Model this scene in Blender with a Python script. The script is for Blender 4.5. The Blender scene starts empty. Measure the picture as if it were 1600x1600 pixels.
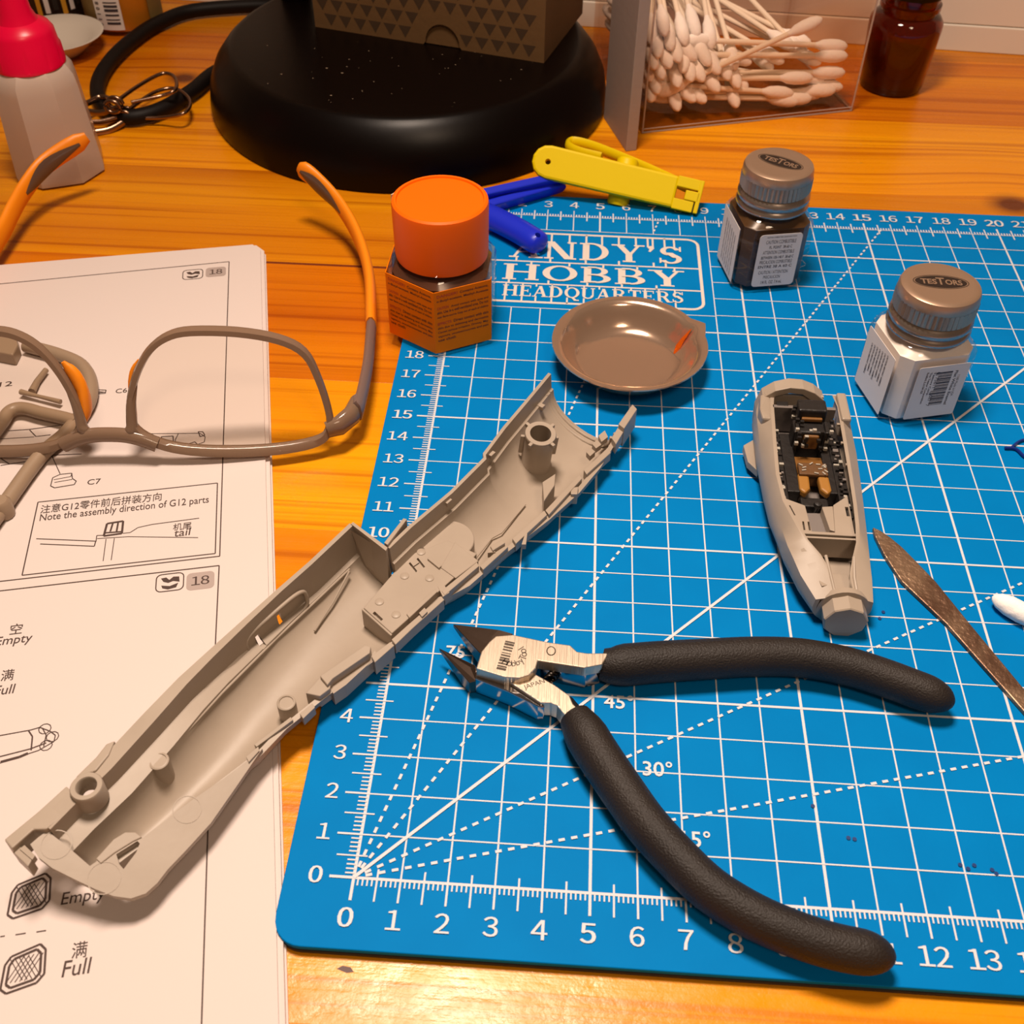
import bpy, bmesh, math, random
from math import sin, cos, pi, radians, sqrt, atan2
from mathutils import Matrix, Vector
random.seed(7)
S = 0.01                      # all lengths below are centimetres
scene = bpy.context.scene
col = scene.collection

# ------------------------------------------------------------------ camera
cam_data = bpy.data.cameras.new('camera')
cam = bpy.data.objects.new('camera', cam_data); col.objects.link(cam)
cam_data.sensor_width = 36; cam_data.sensor_fit = 'HORIZONTAL'; cam_data.lens = 38.885
cam_data.clip_start = 0.01; cam_data.clip_end = 20
CX = Vector((0.99792, 0.06356, 0.01114)); CY = Vector((-0.05312, 0.71114, 0.70104)); CZ = Vector((0.03664, -0.70017, 0.71303))
cm = Matrix((CX, CY, CZ)).transposed().to_4x4(); cm.translation = Vector((3.79, -10.678, 22.469)) * S
cam.matrix_world = cm
cam_data.dof.use_dof = True; cam_data.dof.focus_distance = 0.30; cam_data.dof.aperture_fstop = 40
scene.camera = cam

# ------------------------------------------------------------------ world, lamp light, exposure
world = bpy.data.worlds.new('room_light'); scene.world = world; world.use_nodes = True
bg = world.node_tree.nodes['Background']
bg.inputs[0].default_value = (1.0, 0.66, 0.42, 1); bg.inputs[1].default_value = 0.12
LAMP = (-1.5, 16.0, 58.0); LAMP_AIM = (26.0, -40.0, 0)
def area(name, loc, size, power, colr, target=None):
    d = bpy.data.lights.new(name, 'AREA'); d.shape = 'DISK'; d.size = size * S; d.energy = power; d.color = colr
    o = bpy.data.objects.new(name, d); col.objects.link(o); o.location = Vector(loc) * S
    if target: o.rotation_euler = (Vector(target) - Vector(loc)).to_track_quat('-Z', 'Y').to_euler()
    return o
area('desk_lamp_bulb_offscreen', LAMP, 15, 6.3, (1.0, 0.80, 0.65), LAMP_AIM)
area('room_ceiling_lamp_offscreen', (45, -95, 165), 34, 8.0, (1.0, 0.74, 0.52), (5, 15, 0))
scene.view_settings.view_transform = 'Standard'; scene.view_settings.look = 'None'
scene.view_settings.exposure = 0.0; scene.view_settings.gamma = 1.0; scene.view_settings.use_curve_mapping = False

# ------------------------------------------------------------------ materials
def lin(c): return tuple(((v / 255 / 12.92) if v / 255 <= 0.04045 else ((v / 255 + 0.055) / 1.055) ** 2.4) for v in c) + (1,)
MATS = {}
def mat(name, c, rough=.5, metal=0., spec=.5, trans=0., ior=1.45, bump=None, var=None, sss=0., coat=0., aniso=0., alpha=1.):
    if name in MATS: return MATS[name]
    m = bpy.data.materials.new(name); m.use_nodes = True; nt = m.node_tree; b = nt.nodes['Principled BSDF']
    b.inputs['Base Color'].default_value = lin(c); b.inputs['Roughness'].default_value = rough; b.inputs['Metallic'].default_value = metal
    b.inputs['Specular IOR Level'].default_value = spec; b.inputs['Transmission Weight'].default_value = trans; b.inputs['IOR'].default_value = ior
    b.inputs['Coat Weight'].default_value = coat; b.inputs['Alpha'].default_value = alpha
    if sss: b.inputs['Subsurface Weight'].default_value = sss; b.inputs['Subsurface Radius'].default_value = (.004, .003, .002)
    if aniso: b.inputs['Anisotropic'].default_value = aniso
    if bump or var:
        tc = nt.nodes.new('ShaderNodeTexCoord')
    if bump:
        n = nt.nodes.new('ShaderNodeTexNoise'); n.inputs['Scale'].default_value = bump[0]; n.inputs['Detail'].default_value = 4
        mp = nt.nodes.new('ShaderNodeMapping')
        if len(bump) > 2: mp.inputs['Scale'].default_value = bump[2]
        if len(bump) > 3: mp.inputs['Rotation'].default_value = (0, 0, bump[3])
        nt.links.new(tc.outputs['Object'], mp.inputs[0]); nt.links.new(mp.outputs[0], n.inputs['Vector'])
        bp = nt.nodes.new('ShaderNodeBump'); bp.inputs['Strength'].default_value = bump[1]; bp.inputs['Distance'].default_value = .0006
        nt.links.new(n.outputs['Fac'], bp.inputs['Height']); nt.links.new(bp.outputs[0], b.inputs['Normal'])
    if var:                                         # (scale, second colour, lo, hi)
        n2 = nt.nodes.new('ShaderNodeTexNoise'); n2.inputs['Scale'].default_value = var[0]; n2.inputs['Detail'].default_value = 6
        nt.links.new(tc.outputs['Object'], n2.inputs['Vector'])
        r = nt.nodes.new('ShaderNodeValToRGB'); r.color_ramp.elements[0].position = var[2]; r.color_ramp.elements[1].position = var[3]
        r.color_ramp.elements[0].color = lin(c); r.color_ramp.elements[1].color = lin(var[1])
        nt.links.new(n2.outputs['Fac'], r.inputs[0]); nt.links.new(r.outputs[0], b.inputs['Base Color'])
    MATS[name] = m; return m

def clear_mat(name, tint, ior=1.45, rough=.03):       # thin clear sheet: see-through, with real Fresnel gloss on top
    m = bpy.data.materials.new(name); m.use_nodes = True; nt = m.node_tree; nt.nodes.remove(nt.nodes['Principled BSDF'])
    t = nt.nodes.new('ShaderNodeBsdfTransparent'); t.inputs[0].default_value = lin(tint); g = nt.nodes.new('ShaderNodeBsdfGlossy'); g.inputs['Roughness'].default_value = rough
    f = nt.nodes.new('ShaderNodeLayerWeight'); f.inputs['Blend'].default_value = .5; x = nt.nodes.new('ShaderNodeMixShader')
    r0 = ((ior - 1) / (ior + 1)) ** 2; p = nt.nodes.new('ShaderNodeMath'); p.operation = 'POWER'; p.inputs[1].default_value = 4.5; nt.links.new(f.outputs['Facing'], p.inputs[0])
    q = nt.nodes.new('ShaderNodeMath'); q.operation = 'MULTIPLY_ADD'; q.inputs[1].default_value = .7; q.inputs[2].default_value = r0; nt.links.new(p.outputs[0], q.inputs[0])
    nt.links.new(q.outputs[0], x.inputs[0]); nt.links.new(t.outputs[0], x.inputs[1]); nt.links.new(g.outputs[0], x.inputs[2]); nt.links.new(x.outputs[0], nt.nodes['Material Output'].inputs[0])
    MATS[name] = m; return m
def wood_material():
    m = bpy.data.materials.new('varnished_pine'); m.use_nodes = True; nt = m.node_tree; L = nt.links; N = nt.nodes.new
    b = nt.nodes['Principled BSDF']
    g = N('ShaderNodeNewGeometry'); oi = N('ShaderNodeObjectInfo')
    def mth(op, a, c=None):
        n = N('ShaderNodeMath'); n.operation = op
        for i, v in enumerate((a, c)):
            if v is None: continue
            if isinstance(v, (int, float)): n.inputs[i].default_value = v
            else: L.new(v, n.inputs[i])
        return n.outputs[0]
    def noise(scale, vec, detail=3, rough=.5):
        mp = N('ShaderNodeMapping'); mp.inputs['Scale'].default_value = scale; L.new(vec, mp.inputs[0])
        n = N('ShaderNodeTexNoise'); n.inputs['Scale'].default_value = 1; n.inputs['Detail'].default_value = detail; n.inputs['Roughness'].default_value = rough
        L.new(mp.outputs[0], n.inputs['Vector']); return n.outputs['Fac']
    def ramp(fac, stops):
        r = N('ShaderNodeValToRGB'); e = r.color_ramp.elements
        while len(e) < len(stops): e.new(.5)
        for q, (p, c) in zip(e, stops): q.position = p; q.color = c if len(c) == 4 else c + (1,)
        L.new(fac, r.inputs[0]); return r.outputs[0]
    def mix(f, a, c, mode='MIX'):
        n = N('ShaderNodeMix'); n.data_type = 'RGBA'; n.blend_type = mode
        if isinstance(f, (int, float)): n.inputs[0].default_value = f
        else: L.new(f, n.inputs[0])
        for i, v in ((6, a), (7, c)):
            if isinstance(v, tuple): n.inputs[i].default_value = v
            else: L.new(v, n.inputs[i])
        return n.outputs[2]
    # every board gets its own stretch of grain
    off = N('ShaderNodeCombineXYZ'); L.new(mth('MULTIPLY', oi.outputs['Random'], 3.7), off.inputs[0]); L.new(mth('MULTIPLY', oi.outputs['Random'], 9.1), off.inputs[2])
    va = N('ShaderNodeVectorMath'); va.operation = 'ADD'; L.new(g.outputs['Position'], va.inputs[0]); L.new(off.outputs[0], va.inputs[1])
    # knots bend the grain
    sp = N('ShaderNodeSeparateXYZ'); L.new(g.outputs['Position'], sp.inputs[0])
    knots = KNOTS
    kmask = None; bend = None
    for (kx, ky, kr) in knots:
        dx = mth('MULTIPLY', mth('SUBTRACT', sp.outputs[0], kx * S), 1 / (kr * 1.25 * S)); dy = mth('MULTIPLY', mth('SUBTRACT', sp.outputs[1], ky * S), 1 / (kr * S))
        d = mth('SQRT', mth('ADD', mth('MULTIPLY', dx, dx), mth('MULTIPLY', dy, dy)))
        k = mth('POWER', 2.718, mth('MULTIPLY', mth('MULTIPLY', d, d), -1.1))
        kmask = k if kmask is None else mth('MAXIMUM', kmask, k)
        far = mth('POWER', 2.718, mth('MULTIPLY', mth('MULTIPLY', d, d), -.06))
        bb = mth('MULTIPLY', mth('MULTIPLY', far, dy), -.45 * kr * S)
        bend = bb if bend is None else mth('ADD', bend, bb)
    bv = N('ShaderNodeCombineXYZ'); L.new(bend, bv.inputs[1])
    vb = N('ShaderNodeVectorMath'); vb.operation = 'ADD'; L.new(va.outputs[0], vb.inputs[0]); L.new(bv.outputs[0], vb.inputs[1]); P = vb.outputs[0]
    broad = noise((2.2, 42, 1), P, 3, .55)
    rings = noise((2.6, 260, 1), P, 2, .55)
    fine = noise((9, 900, 1), P, 2, .5)
    base = ramp(broad, [(.30, WOOD_A), (.55, WOOD_B), (.75, WOOD_C)])
    c = mix(ramp(rings, [(.55, (0, 0, 0)), (.66, (.55, .55, .55))]), base, WOOD_D)
    c = mix(ramp(fine, [(.56, (0, 0, 0)), (.74, (.35, .35, .35))]), c, WOOD_D)
    c = mix(1.0, c, oi.outputs['Color'], 'MULTIPLY')
    c = mix(ramp(kmask, [(.10, (0, 0, 0)), (.5, (.55, .55, .55)), (.8, (1, 1, 1))]), c, WOOD_K)
    L.new(c, b.inputs['Base Color'])
    pit = noise((130, 190, 1), P, 5, .65)
    b.inputs['Roughness'].default_value = .30; b.inputs['Specular IOR Level'].default_value = .3
    rg = N('ShaderNodeMapRange'); rg.inputs[1].default_value = .3; rg.inputs[2].default_value = .7; rg.inputs[3].default_value = .22; rg.inputs[4].default_value = .36
    L.new(pit, rg.inputs[0]); L.new(rg.outputs[0], b.inputs['Roughness'])
    bp = N('ShaderNodeBump'); bp.inputs['Strength'].default_value = .35; bp.inputs['Distance'].default_value = .0006
    L.new(mth('ADD', pit, mth('MULTIPLY', fine, .35)), bp.inputs['Height']); L.new(bp.outputs[0], b.inputs['Normal'])
    return m
WOOD_A = (.62, .20, .002); WOOD_B = (.74, .28, .003); WOOD_C = (.86, .38, .004); WOOD_D = (.36, .075, .001, 1); WOOD_K = (.13, .028, .004, 1)
KNOTS = [(21.33, 29.88), (4.15, 30.2)]
KNOTS = [(x, y, r) for (x, y), r in zip(KNOTS, (.75, .3))] + [(-14.2, 38.2, .6), (30, 12, .8), (-30, 10, .7)]

# ------------------------------------------------------------------ mesh helpers (centimetres, world space)
class MB:
    def __init__(s): s.v = []; s.f = []
    def add(s, vs, fs, M=None):
        o = len(s.v); s.v += [tuple(M @ Vector(p)) if M else tuple(p) for p in vs]; s.f += [tuple(i + o for i in f) for f in fs]; return s
    def box(s, c, d, M=None, rz=0):
        x, y, z = d[0] / 2, d[1] / 2, d[2] / 2; cr, sr = cos(rz), sin(rz)
        vs = [(c[0] + a * x * cr - b * y * sr, c[1] + a * x * sr + b * y * cr, c[2] + e * z) for e in (-1, 1) for a, b in ((-1, -1), (1, -1), (1, 1), (-1, 1))]
        return s.add(vs, [(3, 2, 1, 0), (4, 5, 6, 7), (0, 1, 5, 4), (1, 2, 6, 5), (2, 3, 7, 6), (3, 0, 4, 7)], M)
    def prism(s, poly, z0, z1, M=None):             # simple outline, z0/z1 numbers or per-vertex lists
        n = len(poly); a = sum(poly[i][0] * poly[(i + 1) % n][1] - poly[(i + 1) % n][0] * poly[i][1] for i in range(n))
        if a < 0: poly = poly[::-1]; z0 = z0[::-1] if isinstance(z0, list) else z0; z1 = z1[::-1] if isinstance(z1, list) else z1
        z0 = z0 if isinstance(z0, list) else [z0] * n; z1 = z1 if isinstance(z1, list) else [z1] * n
        vs = [(p[0], p[1], z) for p, z in zip(poly, z0)] + [(p[0], p[1], z) for p, z in zip(poly, z1)]
        return s.add(vs, [tuple(range(n))[::-1], tuple(range(n, 2 * n))] + [(i, (i + 1) % n, n + (i + 1) % n, n + i) for i in range(n)], M)
    def loft(s, rings, closed=True, caps=True, M=None):
        n = len(rings[0]); vs = [p for r in rings for p in r]; fs = []
        for k in range(len(rings) - 1):
            for i in range(n if closed else n - 1):
                j = (i + 1) % n; fs.append((k * n + i, k * n + j, (k + 1) * n + j, (k + 1) * n + i))
        if caps and closed: fs.append(tuple(range(n))[::-1]); fs.append(tuple(range((len(rings) - 1) * n, len(rings) * n)))
        return s.add(vs, fs, M)
    def lathe(s, prof, c=(0, 0, 0), n=40, M=None, caps=True, rfun=None):
        rings = []
        for r, z in prof:
            rings.append([(c[0] + (rfun(r, z, 2 * pi * i / n) if rfun else r) * cos(2 * pi * i / n), c[1] + (rfun(r, z, 2 * pi * i / n) if rfun else r) * sin(2 * pi * i / n), c[2] + z) for i in range(n)])
        return s.loft(rings, True, caps, M)
    def tube(s, path, r, n=10, M=None, closed=False, flat=1.0, up=(0, 0, 1), caps=True):   # r number or list; flat scales along 'up'
        P = [Vector(p) for p in path]; rr = r if isinstance(r, list) else [r] * len(P); rings = []
        U = Vector(up)
        for i, p in enumerate(P):
            if closed: t = P[(i + 1) % len(P)] - P[i - 1]
            else: t = P[min(i + 1, len(P) - 1)] - P[max(i - 1, 0)]
            t.normalize(); a = t.cross(U)
            if a.length < 1e-4: a = t.cross(Vector((1, .1, 0)))
            a.normalize(); b = a.cross(t)
            rings.append([tuple(p + a * rr[i] * cos(2 * pi * k / n) + b * rr[i] * flat * sin(2 * pi * k / n)) for k in range(n)])
        if closed: rings.append(rings[0]); caps = False
        return s.loft(rings, True, caps, M)
    def build(s, name, m, parent=None, smooth=None, bevel=None, sub=0, weld=False, loc=None):
        return link_mesh(name, s.v, s.f, m, parent, smooth, bevel, sub, loc)
def link_mesh(name, vs, fs, m, parent=None, smooth=None, bevel=None, sub=0, loc=None):
    o0 = ORG.get(parent.name, Vector((0, 0, 0))) if parent else Vector(loc or (0, 0, 0))
    me = bpy.data.meshes.new(name); me.from_pydata([tuple((Vector(p) - o0) * S) for p in vs], [], fs); me.validate(); me.update()
    bm = bmesh.new(); bm.from_mesh(me); bmesh.ops.recalc_face_normals(bm, faces=bm.faces); bm.to_mesh(me); bm.free()
    me.materials.append(m)
    o = bpy.data.objects.new(name, me); col.objects.link(o)
    if parent: o.parent = parent; ORG[o.name] = o0
    else: o.location = o0 * S; ORG[o.name] = o0
    if smooth is not None: me.shade_smooth(); me.set_sharp_from_angle(angle=radians(smooth))
    if bevel:
        b = o.modifiers.new('bevel', 'BEVEL'); b.width = bevel * S; b.segments = 2; b.limit_method = 'ANGLE'; b.angle_limit = radians(40)
    if sub:
        b = o.modifiers.new('sub', 'SUBSURF'); b.levels = b.render_levels = sub
    return o
ORG = {}
def thing(name, label, cat, loc, group=None):
    o = bpy.data.objects.new(name, None); col.objects.link(o); o.empty_display_size = .01; o.location = Vector(loc) * S; ORG[o.name] = Vector(loc)
    return tag(o, label, cat, group)
def tag(o, label=None, cat=None, group=None, kind=None):
    if label: o['label'] = label
    if cat: o['category'] = cat
    if group: o['group'] = group
    if kind: o['kind'] = kind
    return o
def cutout(o, cutter_mb):                           # carve real openings, leave no helper behind
    c = cutter_mb.build('cutter', next(iter(MATS.values())))
    off = ORG.get(o.name, Vector((0, 0, 0)))
    c.location = -(off * S) if o.parent else (0, 0, 0)
    if o.parent:                                    # bring both into the same space
        par, o.parent = o.parent, None
    else: par = None
    md = o.modifiers.new('cut', 'BOOLEAN'); md.operation = 'DIFFERENCE'; md.object = c; md.solver = 'FAST'
    dg = bpy.context.evaluated_depsgraph_get(); me = bpy.data.meshes.new_from_object(o.evaluated_get(dg))
    o.modifiers.clear(); old = o.data; o.data = me; bpy.data.meshes.remove(old)
    cm_ = c.data; bpy.data.objects.remove(c); bpy.data.meshes.remove(cm_)
    if par: o.parent = par
    return o
def tri_fill(loops, z=0.):                          # flat outline with holes -> verts, faces
    bm = bmesh.new(); E = []
    for lp in loops:
        vs = [bm.verts.new((p[0], p[1], 0)) for p in lp]; E += [bm.edges.new((vs[i], vs[(i + 1) % len(vs)])) for i in range(len(vs))]
    bmesh.ops.triangle_fill(bm, use_beauty=True, use_dissolve=False, edges=E, normal=(0, 0, 1))
    bm.verts.index_update(); out = [(v.co.x, v.co.y, z) for v in bm.verts], [tuple(v.index for v in f.verts) for f in bm.faces]; bm.free(); return out
def smooth_path(pts, k=6):                          # Catmull-Rom
    P = [Vector(p) for p in pts]; P = [P[0] * 2 - P[1]] + P + [P[-1] * 2 - P[-2]]; out = []
    for i in range(1, len(P) - 2):
        a, b, c, d = P[i - 1:i + 3]
        for j in range(k):
            t = j / k; out.append(.5 * ((2 * b) + (c - a) * t + (2 * a - 5 * b + 4 * c - d) * t * t + (3 * b - a - 3 * c + d) * t ** 3))
    out.append(P[-2]); return [tuple(v) for v in out]
def circle(c, r, n=20, a0=0, a1=2 * pi, ry=None):
    full = abs(a1 - a0 - 2 * pi) < 1e-6; m = n if full else n - 1
    return [(c[0] + r * cos(a0 + (a1 - a0) * i / m), c[1] + (ry or r) * sin(a0 + (a1 - a0) * i / m)) for i in range(n)]
def rrect(x0, y0, x1, y1, r, k=5):
    out = []
    for cx, cy, a in ((x1 - r, y1 - r, 0), (x0 + r, y1 - r, pi / 2), (x0 + r, y0 + r, pi), (x1 - r, y0 + r, 3 * pi / 2)):
        out += [(cx + r * cos(a + pi / 2 * i / k), cy + r * sin(a + pi / 2 * i / k)) for i in range(k + 1)]
    return out
_txt = {}
def glyphs(body, bold=0.):                          # flat text at size 1, baseline origin
    key = (body, bold)
    if key not in _txt:
        c = bpy.data.curves.new('t', 'FONT'); c.body = body; c.offset = bold; c.resolution_u = 3
        o = bpy.data.objects.new('t', c); col.objects.link(o)
        dg = bpy.context.evaluated_depsgraph_get(); me = bpy.data.meshes.new_from_object(o.evaluated_get(dg))
        _txt[key] = ([tuple(v.co) for v in me.vertices], [tuple(p.vertices) for p in me.polygons])
        bpy.data.objects.remove(o); bpy.data.curves.remove(c); bpy.data.meshes.remove(me)
    return _txt[key]
def put_text(mb, body, org, ux, uy, size, width=None, align='l', bold=0., h=None):
    """org = baseline point, ux / uy = unit vectors of the writing plane; width squeezes to fit; h = cap height"""
    vs, fs = glyphs(body, bold)
    if not vs: return
    x0 = min(v[0] for v in vs); x1 = max(v[0] for v in vs); y0 = min(v[1] for v in vs); y1 = max(v[1] for v in vs)
    sy = (h / (y1 - y0)) if h else size; sx = (width / (x1 - x0)) if width else sy
    dx = {'l': -x0, 'c': -(x0 + x1) / 2, 'r': -x1}[align]; O = Vector(org); ux = Vector(ux); uy = Vector(uy)
    mb.add([O + ux * ((v[0] + dx) * sx) + uy * (v[1] * sy) for v in vs], fs)
LAYER = 0
def digits(mb, body, org, h, align='c', bold=0., ux=(1, 0, 0), uy=(0, 1, 0)):  # numerals with a flagged 1, set glyph by glyph
    gl = []; ux, uy = Vector(ux), Vector(uy)
    for ch in body:
        vs, fs = glyphs(chr(0xFF10 + int(ch))); x0 = min(v[0] for v in vs); x1 = max(v[0] for v in vs); y0 = min(v[1] for v in vs); y1 = max(v[1] for v in vs); gl.append((vs, fs, x0, x1, y0, h / (y1 - y0)))
    gap = .09 * h; tot = sum((g[3] - g[2]) * g[5] for g in gl) + gap * (len(gl) - 1); x = -{'l': 0, 'c': tot / 2, 'r': tot}[align]
    for vs, fs, x0, x1, y0, k in gl:
        for j, sh in enumerate((-bold, bold, 0) if bold else (0,)): mb.add([Vector(org) + ux * (x + sh * h + (v[0] - x0) * k) + uy * ((v[1] - y0) * k) + Vector((0, 0, .0007 * j)) for v in vs], fs)
        x += (x1 - x0) * k + gap
def line2(mb, p, q, w, put, z=0):                   # flat stroke between two 2-D points, put maps (x,y)->3-D
    global LAYER
    LAYER = (LAYER + 1) % 9                         # overprinted strokes lie a hair above each other
    d = Vector((q[0] - p[0], q[1] - p[1])); L = d.length; up = Vector((0, 0, .0006 * LAYER))
    if L < 1e-6: return
    d /= L; n = Vector((-d.y, d.x)) * w / 2
    mb.add([Vector(put(*c)) + up for c in ((p[0] + n.x, p[1] + n.y), (p[0] - n.x, p[1] - n.y), (q[0] - n.x, q[1] - n.y), (q[0] + n.x, q[1] + n.y))], [(0, 1, 2, 3)])
def pline(mb, pts, w, put, closed=False):
    for i in range(len(pts) - (0 if closed else 1)): line2(mb, pts[i], pts[(i + 1) % len(pts)], w, put)

# ================================================================== table and wall
WOOD = wood_material()
table = thing('table', 'orange varnished pine table top of glued boards with knots and scratches', 'table', (0, 0, 0))
TONES = {5: (1.05, 1.02, 1, 1), 6: (1.02, .98, 1, 1), 7: (.95, .85, 1, 1), 8: (1.1, 1.15, 1, 1), 9: (.76, .52, .6, 1), 10: (.86, .78, .9, 1), 11: (1.12, 1.1, 1, 1), 12: (.88, .66, .7, 1), 13: (.86, .78, .9, 1)}
for i in range(15):
    y0 = 16.88 + 6.6 * (i - 9)
    MB().box((0, y0 + 3.3, -1.25), (150, 6.6, 2.5)).build('board', WOOD, table, bevel=.008).color = TONES.get(i, (.95, .95, .95, 1))
MB().box((-2.6, 23.46, .0), (12.5, .13, .006)).build('glue_seam', mat('dark_glue_seam', (112, 44, 6), .5), table)
(kx_, ky_), = [(0.08, -1.83)]
MB().add([(kx_ + x, ky_ + y, .004) for x, y in ((-.16, .02), (-.05, .09), (.12, .07), (.2, -.02), (.06, -.05), (-.04, -.02))], [(0, 1, 2, 3, 4, 5)]).build('dent_mark', mat('dent_dark', (70, 24, 8), .5), table)
white_paint = mat('white_painted_wood', (232, 222, 208), .45, bump=(60, .05))
wall = MB().box((0, 63, 30), (150, 2, 80)).build('wall_back', mat('wall_plaster', (226, 216, 202), .8, bump=(90, .1))); tag(wall, kind='structure')
trim = tag(bpy.data.objects.new('trim_1', None), kind='structure'); col.objects.link(trim); trim.location = (0, 46 * S, 0); ORG['trim_1'] = Vector((0, 46, 0))
tilt = radians(-4.0)
tm = Matrix.Translation((0, 46.0, 0)) @ Matrix.Rotation(tilt, 4, 'Z')
MB().box((0, .65, .62), (150, 1.3, 1.24), M=tm).build('lower_strip', white_paint, trim, bevel=.05)
MB().box((0, .72, 1.95), (150, 1.3, 1.36), M=tm).build('middle_strip', white_paint, trim, bevel=.05)
MB().box((0, 1.1, 6.4), (150, 1.3, 7.5), M=tm).build('upper_board', white_paint, trim, bevel=.05)

# ================================================================== cutting mat
ZM = .30
MAT_BLUE = mat('blue_mat', (0, 116, 186), .6, spec=.04, bump=(900, .06), var=(60, (0, 121, 192), .35, .75))
INK = mat('white_mat_print', (206, 208, 214), .6, spec=.1)
cmat = thing('cutting_mat', 'blue self-healing cutting mat with white centimetre grid and rulers', 'cutting mat', (21, 13.5, 0))
outline = rrect(-1.48, -1.53, 43.4, 28.5, .62, 7)
MB().prism(outline, 0, .09).build('core_layer', mat('mat_core', (58, 52, 48), .7), cmat)
MB().prism(rrect(-1.44, -1.49, 43.36, 28.46, .62, 7), .085, .16).build('grey_layer', mat('mat_layer', (104, 92, 84), .7), cmat)
MB().prism(outline, .155, ZM).build('blue_surface', MAT_BLUE, cmat, smooth=30, bevel=.02)
zt = ZM + .004
put = lambda x, y: (x, y, zt)
puth = lambda x, y: (x, y, zt + .0055); putt = lambda x, y: (x, y, zt + .011); puta = lambda x, y: (x, y, zt + .0165)
grid = MB()
LX0, LX1, LY0, LY1 = .0, 9.0, 20.95, 26.0            # window left free for the emblem
for u in range(0, 43):
    w = .066 if u % 5 == 0 else .038
    if LX0 < u < LX1: line2(grid, (u, 0), (u, LY0), w, put); line2(grid, (u, LY1), (u, 27.45), w, put)
    else: line2(grid, (u, 0 if u else -.5), (u, 27.45), w, put)
for v in range(0, 28):
    w = .062 if v % 5 == 0 else .034
    if v == 21: line2(grid, (0, LY0), (9, LY0), w, puth); line2(grid, (9, 21), (42, 21), w, puth); continue
    if LY0 < v < LY1: line2(grid, (LX1, v), (42, v), w, puth)
    else: line2(grid, (0, v), (42, v), w, puth)
grid.build('grid_lines', INK, cmat)
ticks = MB()
for i in range(0, 421):
    u = i / 10
    if i % 10 == 0:
        line2(ticks, (u, 0), (u, -.5), .06 if i % 50 == 0 else .045, putt)
    elif i % 5 == 0:
        line2(ticks, (u, .22), (u, -.5), .04, putt); line2(ticks, (u, 27.35), (u, 26.72), .05, putt)
    else:
        line2(ticks, (u, 0), (u, -.17), .035, putt); line2(ticks, (u, 27.0), (u, 27.14), .045, putt)
for i in range(0, 271):
    v = i / 10
    if i % 10 == 0: line2(ticks, (0, v), (-.52, v), .06 if i % 50 == 0 else .045, putt)
    elif i % 5 == 0: line2(ticks, (.22, v), (-.45, v), .035, putt)
    else: line2(ticks, (0, v), (-.2, v), .035, putt)
ticks.build('ruler_ticks', INK, cmat)
ang = MB()
line2(ang, (0, 0), (27, 27), .075, puta)
for a in (15, 30, 60, 75):
    ca, sa = cos(radians(a)), sin(radians(a)); Lmax = min(42 / ca, 27 / sa); t = .25
    while t < Lmax:
        if LX0 < ca * t < LX1 and LY0 < sa * t < LY1: t += .28; continue
        line2(ang, (ca * t, sa * t), (ca * (t + .14), sa * (t + .14)), .065, puta); t += .28
ang.build('angle_lines', INK, cmat)
num = MB(); X3, Y3 = (1, 0, 0), (0, 1, 0)
for u in range(0, 43):
    b = .035 if u % 5 == 0 else .018
    digits(num, str(u), (u - .03, -1.08, zt + .022), .42, 'c', b)
    digits(num, str(u), (u, 27.62, zt + .022), .44, 'c', b)
for v in range(0, 27):
    digits(num, str(v), (-.68, v - .17, zt + .022), .38, 'r', .035 if v % 5 == 0 else .018)
for t, x, y in (('45°', 5.62, 4.68), ('30°', 6.5, 2.9), ('15°', 7.3, 1.2), ('60°', 3.6, 6.0), ('75°', 1.66, 5.9)):
    put_text(num, t, (x, y, zt + .022), X3, Y3, .5, align='c', bold=.012, h=.40)
num.build('numerals', INK, cmat)

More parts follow.
